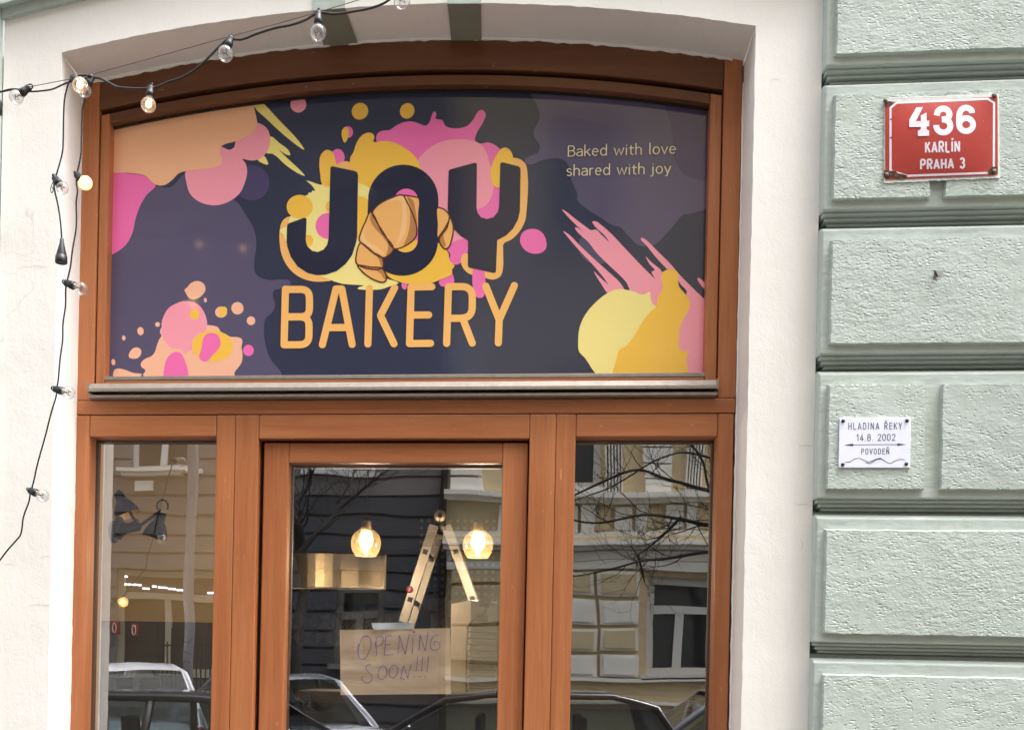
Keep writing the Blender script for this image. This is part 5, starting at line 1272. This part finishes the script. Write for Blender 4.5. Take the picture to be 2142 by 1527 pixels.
for (u0, u1, v) in ((247, 259, 1204), (251, 258, 1220), (260, 278, 1220.5), (279, 287, 1221), (290, 305, 1228), (312, 322, 1223), (326, 344, 1224.5), (347, 364, 1226.5), (367, 382, 1228.5), (384, 399, 1230), (427, 443, 1234)):
    q = rw(u0, u1, v, v+3); tb = MB(); tb.tube([(q[0], -YF-.16, q[2]), (q[1], -YF-.16, q[2])], .014, TUBE, 8)
    tag(tb.build('tube_lamp'), 'short lit ceiling tube in the shop window across the street', 'lamp', 'ceiling tubes of the shop across the street')
# railing in front of the shop and a lamp post
rl = thing('iron_railing', 'black iron railing before the shop window across the street', 'railing'); mb = MB(); m = MT['black']
xa, xb = R(330, 1300, 12.6).x, R(470, 1300, 12.6).x; za, zb = R(400, 1345, 12.6).z, 0
for i in range(16): x = xa+(xb-xa)*i/15; mb.box(x-.009, x+.009, -12.61, -12.59, .08, R(400, 1310, 12.6).z-.2+.2*(i % 3 == 0), m)
for z in (za, za-.55, .3): mb.box(xa, xb, -12.615, -12.585, z-.012, z+.012, m)
mb.build('bars', rl)
post = thing('lamp_post', 'pale painted lamp post with scribbled tags across the street', 'lamp post'); LPM = plain('post_paint', (176, 172, 178), .6, 0, .08, 20)
c = R(396, 1300, 11.4); mb = MB(); mb.tube([(c.x, c.y, 0), (c.x, c.y, 7.2), (c.x, c.y+.3, 7.6), (c.x, c.y+1.0, 7.7)], [.075, .066, .05, .04], LPM, 14); mb.build('pole', post)
mb = MB(); mb.box(c.x-.14, c.x+.14, c.y+.9, c.y+1.6, 7.62, 7.74, LPM); mb.build('lantern', post, .02)
mb = MB(); random.seed(4); TG = plain('scribble_ink', (120, 60, 80), .7)
for k in range(5): 
    z0 = 1.9-.16*k; mb.tube(crom([(c.x-.05+.018*i, c.y+.071-.0009*(i-3)**2, z0+.06*(random.random()-.5)) for i in range(7)], False, 4), .004, TG, 5)
mb.build('scribble', post)

# bare trees
BARK = plain('dark_bark', (46, 42, 40), .9, 0, .3, 30)
def tree(label, limbs, Y, seed, reach=1.0, n_twig=7):
    """limbs: pixel polylines with radii, as the panes mirror them"""
    t = thing('bare_tree', label, 'tree', 'bare street trees'); rnd = random.Random(seed); tw = MB(); first = True
    for pts, r0_, r1_ in limbs:
        w3 = []
        for i, p in enumerate(pts):
            q = R(p[0], p[1], Y); q.y += .25*math.sin(i*1.7+seed); w3.append(q)
        if first: w3[0].z = 0; w3[0].y = -Y
        q = crom(w3, False, 5); rs = [r0_+(r1_-r0_)*i/(len(q)-1) for i in range(len(q))]
        rs = [x*(.72 if not first else 1) for x in rs]; mb = MB(); mb.tube(q, rs, BARK, 9); mb.build('trunk' if first else 'limb', t); 
        def twig(p, d, L, r, lev):
            pp = [p]; dd = d.copy()
            for k in range(5): dd = (dd+Vector((rnd.uniform(-.35, .35), rnd.uniform(-.35, .35), rnd.uniform(-.2, .35)))).normalized(); pp.append(pp[-1]+dd*L/5)
            tw.tube(pp, [r*(1-.15*k) for k in range(6)], BARK, 4, False)
            if lev:
                for k in range(2, 6):
                    if rnd.random() < .85: twig(pp[k], (dd+Vector((rnd.uniform(-1, 1), rnd.uniform(-.8, .8), rnd.uniform(-.5, .9)))).normalized(), L*.55, r*.55, lev-1)
        if not first or True:
            for k in range(n_twig):
                i = int(len(q)*(.30+.68*rnd.random())) if first else int(len(q)*rnd.uniform(.1, .97)); i = min(i, len(q)-2)
                if first and q[i].z < 3.2: continue
                d = (q[i+1]-q[i]).normalized(); d = (d+Vector((rnd.uniform(-1, 1), rnd.uniform(-1, 1), rnd.uniform(-.4, .9)))).normalized()
                twig(q[i], d, reach*rnd.uniform(.6, 1.2), min(rs[i]*.4, .016), 2)
        first = False
    tw.build('twigs', t)
tree('bare tree with a forked dark trunk before the slate ground floor across the street', [([(626, 1420), (628, 1320), (632, 1230), (630, 1160), (632, 1100)], .085, .065),
     ([(632, 1100), (618, 1065), (640, 1010), (645, 960), (655, 880), (690, 780)], .055, .02), ([(628, 1170), (670, 1110), (705, 1060), (745, 1035), (800, 1000), (860, 955), (940, 890)], .055, .016), ([(705, 1060), (735, 1010), (740, 950), (760, 860)], .03, .012)], 11.9, 1, 1.0, 17)
tree('bare tree with long drooping limbs before the cream house across the street', [([(1640, 1420), (1640, 1300), (1630, 1180), (1610, 1100), (1560, 1050)], .11, .07),
     ([(1560, 1050), (1500, 1095), (1430, 1085), (1340, 1080), (1255, 1092), (1180, 1072)], .045, .014), ([(1560, 1050), (1480, 1022), (1400, 998), (1330, 990), (1260, 1012), (1190, 1040), (1140, 1060)], .042, .01), ([(1610, 1150), (1500, 1150), (1400, 1165), (1330, 1180), (1270, 1196), (1195, 1205)], .038, .01),
     ([(1420, 1090), (1390, 1120), (1330, 1165)], .03, .012), ([(1610, 1100), (1540, 980), (1450, 940), (1380, 960), (1300, 1010), (1200, 1045)], .03, .008), ([(1560, 1050), (1500, 1030), (1480, 960), (1420, 915), (1360, 860)], .03, .01), ([(1330, 1165), (1345, 1190), (1352, 1215)], .03, .012)], 10.8, 2, .85, 11)

# parked cars
TYRE = plain('tyre_rubber', (24, 24, 25), .8); RIM = plain('wheel_rim', (150, 152, 156), .35, .8); CGL = glass('car_glass', 1.75, (.50, .55, .56)); SEAT = plain('seat_cloth', (40, 40, 44), .9); LRED = plain('tail_lamp', (120, 18, 22), .2); LWH = plain('head_lamp', (200, 204, 208), .15)
CHR = plain('chrome', (190, 192, 195), .15, 1.0); PLT = plain('number_plate', (206, 208, 204), .5); TRIM = plain('car_trim', (26, 27, 30), .5)
def car(label, rgb, loc, rot, kind='saloon', L=4.5, Wd=1.74, H=1.45):
    t = thing('parked_car', label, 'car', 'parked cars', loc); t.rotation_euler = (0, 0, rot)
    paint = plain('car_paint', rgb, .25, .15, 0, 0, 1.0); h = Wd/2
    # stations along the length: x, belt height, half width, lower edge
    deck = {'saloon': .98, 'hatch': .98, 'estate': 1.0}[kind]
    st = [(-L/2, .62, .40, .40), (-L/2+.05, .80, .72, .32), (-L/2+.25, deck-.03, .84, .26), (-L/2+.9, deck, .99, .22), (-.5, .97, 1.0, .20), (.5, .95, 1.0, .20), (1.05, .93, .99, .20), (L/2-.55, .84, .94, .24), (L/2-.18, .72, .82, .28), (L/2-.03, .58, .66, .34), (L/2, .50, .40, .40)]
    mb = MB(); rings = []
    for x, zb, wk_, zl_ in st:
        w_ = h*wk_
        rings.append([(x, -w_*.55, zl_), (x, -w_*.93, zl_+.05), (x, -w_, (zl_+zb)*.52), (x, -w_*.975, zb-.10), (x, -w_*.90, zb-.015), (x, -w_*.45, zb+.025), (x, w_*.45, zb+.025), (x, w_*.90, zb-.015), (x, w_*.975, zb-.10), (x, w_, (zl_+zb)*.52), (x, w_*.93, zl_+.05), (x, w_*.55, zl_)])
    n = 12; vs = [p for r in rings for p in r]; fs = []
    for i in range(len(rings)-1):
        for k in range(n): fs.append((i*n+k, i*n+(k+1) % n, (i+1)*n+(k+1) % n, (i+1)*n+k))
    fs += [tuple(range(n)), tuple(range((len(rings)-1)*n, len(rings)*n))]
    mb.add(vs, fs, paint, True)
    # cabin: (x, z, half width)
    prof = {'saloon': [(-L/2+.62, deck-.01, .80), (-L/2+1.25, H-.06, .62), (-L/2+1.75, H, .60), (.10, H, .62), (.55, H-.05, .63), (1.32, .94, .84)],
            'hatch': [(-L/2+.06, deck-.06, .82), (-L/2+.38, H-.10, .64), (-L/2+.8, H, .62), (.05, H+.01, .63), (.5, H-.05, .64), (1.28, .94, .86)],
            'estate': [(-L/2+.06, deck-.02, .84), (-L/2+.34, H-.06, .66), (-L/2+.9, H, .66), (.10, H, .66), (.5, H-.05, .66), (1.22, .95, .87)]}[kind]
    rg = []
    for x, z, wk_ in prof: w_ = h*wk_; rg.append([(x, -w_, z-.03), (x, -w_*.88, z+.005), (x, w_*.88, z+.005), (x, w_, z-.03)])
    base = [(prof[0][0], 0), (prof[-1][0], 0)]
    vs = [p for r in rg for p in r]; fs = [(i*4+k, i*4+k+1, (i+1)*4+k+1, (i+1)*4+k) for i in range(5) for k in range(3) if not (k == 1 and i in (0, 4))]
    mb.add(vs, fs, paint, True)
    # pillars and roof rails round the open windows
    for sgn in (-1, 1):
        up = [(x, sgn*h*wk_, z-.03) for x, z, wk_ in prof]; mb.tube(up, [.03, .035, .03, .03, .03, .028], paint, 8)
        mb.tube([(-.37, sgn*h*.875, .97), (-.34, sgn*h*.655, H-.06)], .035, TRIM, 8)
        (xa, za, wa), (xb, zb_, wb) = prof[0], prof[1]; wm = .34 if kind == 'saloon' else .24
        mb.add([(xa, sgn*h*wa, za-.03), (xb, sgn*h*wb, zb_-.03), (xb+.16, sgn*h*wb, zb_-.02), (xa+wm+.1, sgn*h*(wa+.03), .96)], [(0, 1, 2, 3)], paint)
    body = mb.build('body', t); sub = body.modifiers.new('smooth', 'BEVEL'); sub.width = .012; sub.limit_method = 'ANGLE'
    def lerp3(a, b, k): return Vector(a)*(1-k)+Vector(b)*k
    def quad(a, b, c, d, off, nm):
        p = [Vector(q_) for q_ in (a, b, c, d)]; nn = (p[1]-p[0]).cross(p[3]-p[0]).normalized(); ce = sum(p, Vector())/4
        if nn.dot(ce-Vector((ce.x*.2, 0, .8))) < 0: nn = -nn
        mb_ = MB(); mb_.add([tuple(q_+nn*off) for q_ in p], [(0, 1, 2, 3)], CGL); mb_.build(nm, t)
    a, b = rg[5], rg[4]      # windscreen
    quad(lerp3(a[0], b[0], .06)+Vector((0, .07, .02)), lerp3(a[3], b[3], .06)+Vector((0, -.07, .02)), lerp3(a[3], b[3], .95)+Vector((0, -.06, .02)), lerp3(a[0], b[0], .95)+Vector((0, .06, .02)), .012, 'windscreen')
    a, b = rg[0], rg[1]
    quad(lerp3(a[0], b[0], .08)+Vector((0, .08, .03)), lerp3(a[3], b[3], .08)+Vector((0, -.08, .03)), lerp3(a[3], b[3], .93)+Vector((0, -.07, .02)), lerp3(a[0], b[0], .93)+Vector((0, .07, .02)), .012, 'rear_window')
    for sx, n_s in ((.18, 2), (-.78, 2)):
        for sgn in (-1, 1):
            mb_ = MB(); mb_.box(sx-.09, sx+.05, sgn*.36-.22, sgn*.36+.22, .72, H-.42, SEAT); mb_.box(sx-.09, sx+.0, sgn*.36-.12, sgn*.36+.12, H-.40, H-.22, SEAT); mb_.build('seat', t, .03)
    for sgn in (-1, 1):
        w0 = h*.86; zt_ = H-.10
        for (xa, xb, xat, xbt) in ((prof[0][0]+.34, -.42, prof[1][0]+.08, -.38), (-.32, 1.05, -.30, .46)):
            q = [(xa, sgn*h*.845, 1.0), (xb, sgn*h*.875, .99), (xbt, sgn*h*.665, zt_), (xat, sgn*h*.665, zt_)]
            mb_ = MB(); mb_.add([(p[0], p[1]+sgn*.035, p[2]) for p in q], [(0, 1, 2, 3)], CGL); mb_.build('side_window', t)
        mb_ = MB(); mb_.ball((.98, sgn*(h+.07), 1.03), .085, paint if sgn < 0 else paint, 12, (.75, 1, .75)); mb_.build('wing_mirror', t)
        for x in (-L*.295, L*.30):
            mb_ = MB(); mb_.lathe([(-.10, .20), (-.10, .29), (-.07, .315), (.07, .315), (.10, .29), (.10, .20)], (x, sgn*(h-.10), .315), (0, 1, 0), TYRE, 24); wh = mb_.build('wheel', t)
            mb_ = MB(); mb_.lathe([(0, 0), (.004, .06), (.0, .20), (.012, .205), (.012, .19)], (x, sgn*(h-.01), .315), (0, sgn, 0), RIM, 20); mb_.build('rim', wh)
        mb_ = MB(); mb_.ball((-L/2+.10, sgn*h*.72, .80), .13, LRED, 12, (.55, 1.0, 1.15)); mb_.build('tail_light', t)
        mb_ = MB(); mb_.ball((L/2-.24, sgn*h*.66, .64), .13, LWH, 12, (1.1, 1.1, .62)); mb_.build('headlight', t)
        for x in (-.42, .62): mb_ = MB(); mb_.box(x-.09, x+.07, sgn*(h-.002), sgn*(h+.014), .80, .825, paint); mb_.build('door_handle', t, .004)
    mb_ = MB(); mb_.box(-L/2-.012, -L/2+.02, -.26, .26, .62, .73, PLT); mb_.build('number_plate', t, .003)
    mb_ = MB(); mb_.box(-L/2-.03, -L/2+.16, -h*.76, h*.76, .30, .50, TRIM); mb_.build('rear_bumper', t, .03)
    mb_ = MB(); mb_.ball((-L/2+.075, 0, .87), .035, CHR, 10, (.3, 1, 1)); mb_.build('badge', t)
    return t
def carpos(u, Y): p = R(u, 1395, Y); return (p.x, -Y, -.14)
car('silver saloon car parked askew across the street', (176, 178, 186), carpos(560, 10.4), math.radians(232), 'saloon', 4.5, 1.73, 1.58)
car('white hatchback parked askew across the street before the shop', (232, 232, 238), carpos(215, 10.8), math.radians(232), 'hatch', 4.1, 1.74, 1.69)
car('black hatchback parked along the near lane, its roof showing behind the notice', (26, 28, 36), carpos(1040, 7.2), math.radians(180), 'hatch', 3.8, 1.74, 1.50)
car('dark navy estate car parked at the near kerb before the narrow window', (24, 28, 40), carpos(445, 5.2), math.radians(0), 'estate', 4.5, 1.76, 1.46)
car('grey hatchback parked along the near lane before the cream house', (120, 122, 134), carpos(1590, 7.4), math.radians(180), 'hatch', 4.2, 1.74, 1.56)
# ------------------------------------------------------------------ every thing's Empty goes to the base of the thing
def descend(o):
    out = []
    for c in o.children: out.append(c); out += descend(c)
    return out
bpy.context.view_layer.update()
for o in [x for x in SC.objects if x.type == 'EMPTY' and x.parent is None]:
    if o.location.length > 1e-6: continue
    pts = [d.matrix_world @ Vector(v) for d in descend(o) if d.type == 'MESH' for v in d.bound_box]
    if not pts: continue
    lo = Vector((min(p.x for p in pts), min(p.y for p in pts), min(p.z for p in pts))); hi = Vector((max(p.x for p in pts), max(p.y for p in pts), max(p.z for p in pts)))
    b = Vector(((lo.x+hi.x)/2, (lo.y+hi.y)/2, lo.z)); o.location = b
    for c in o.children: c.location = c.location-b
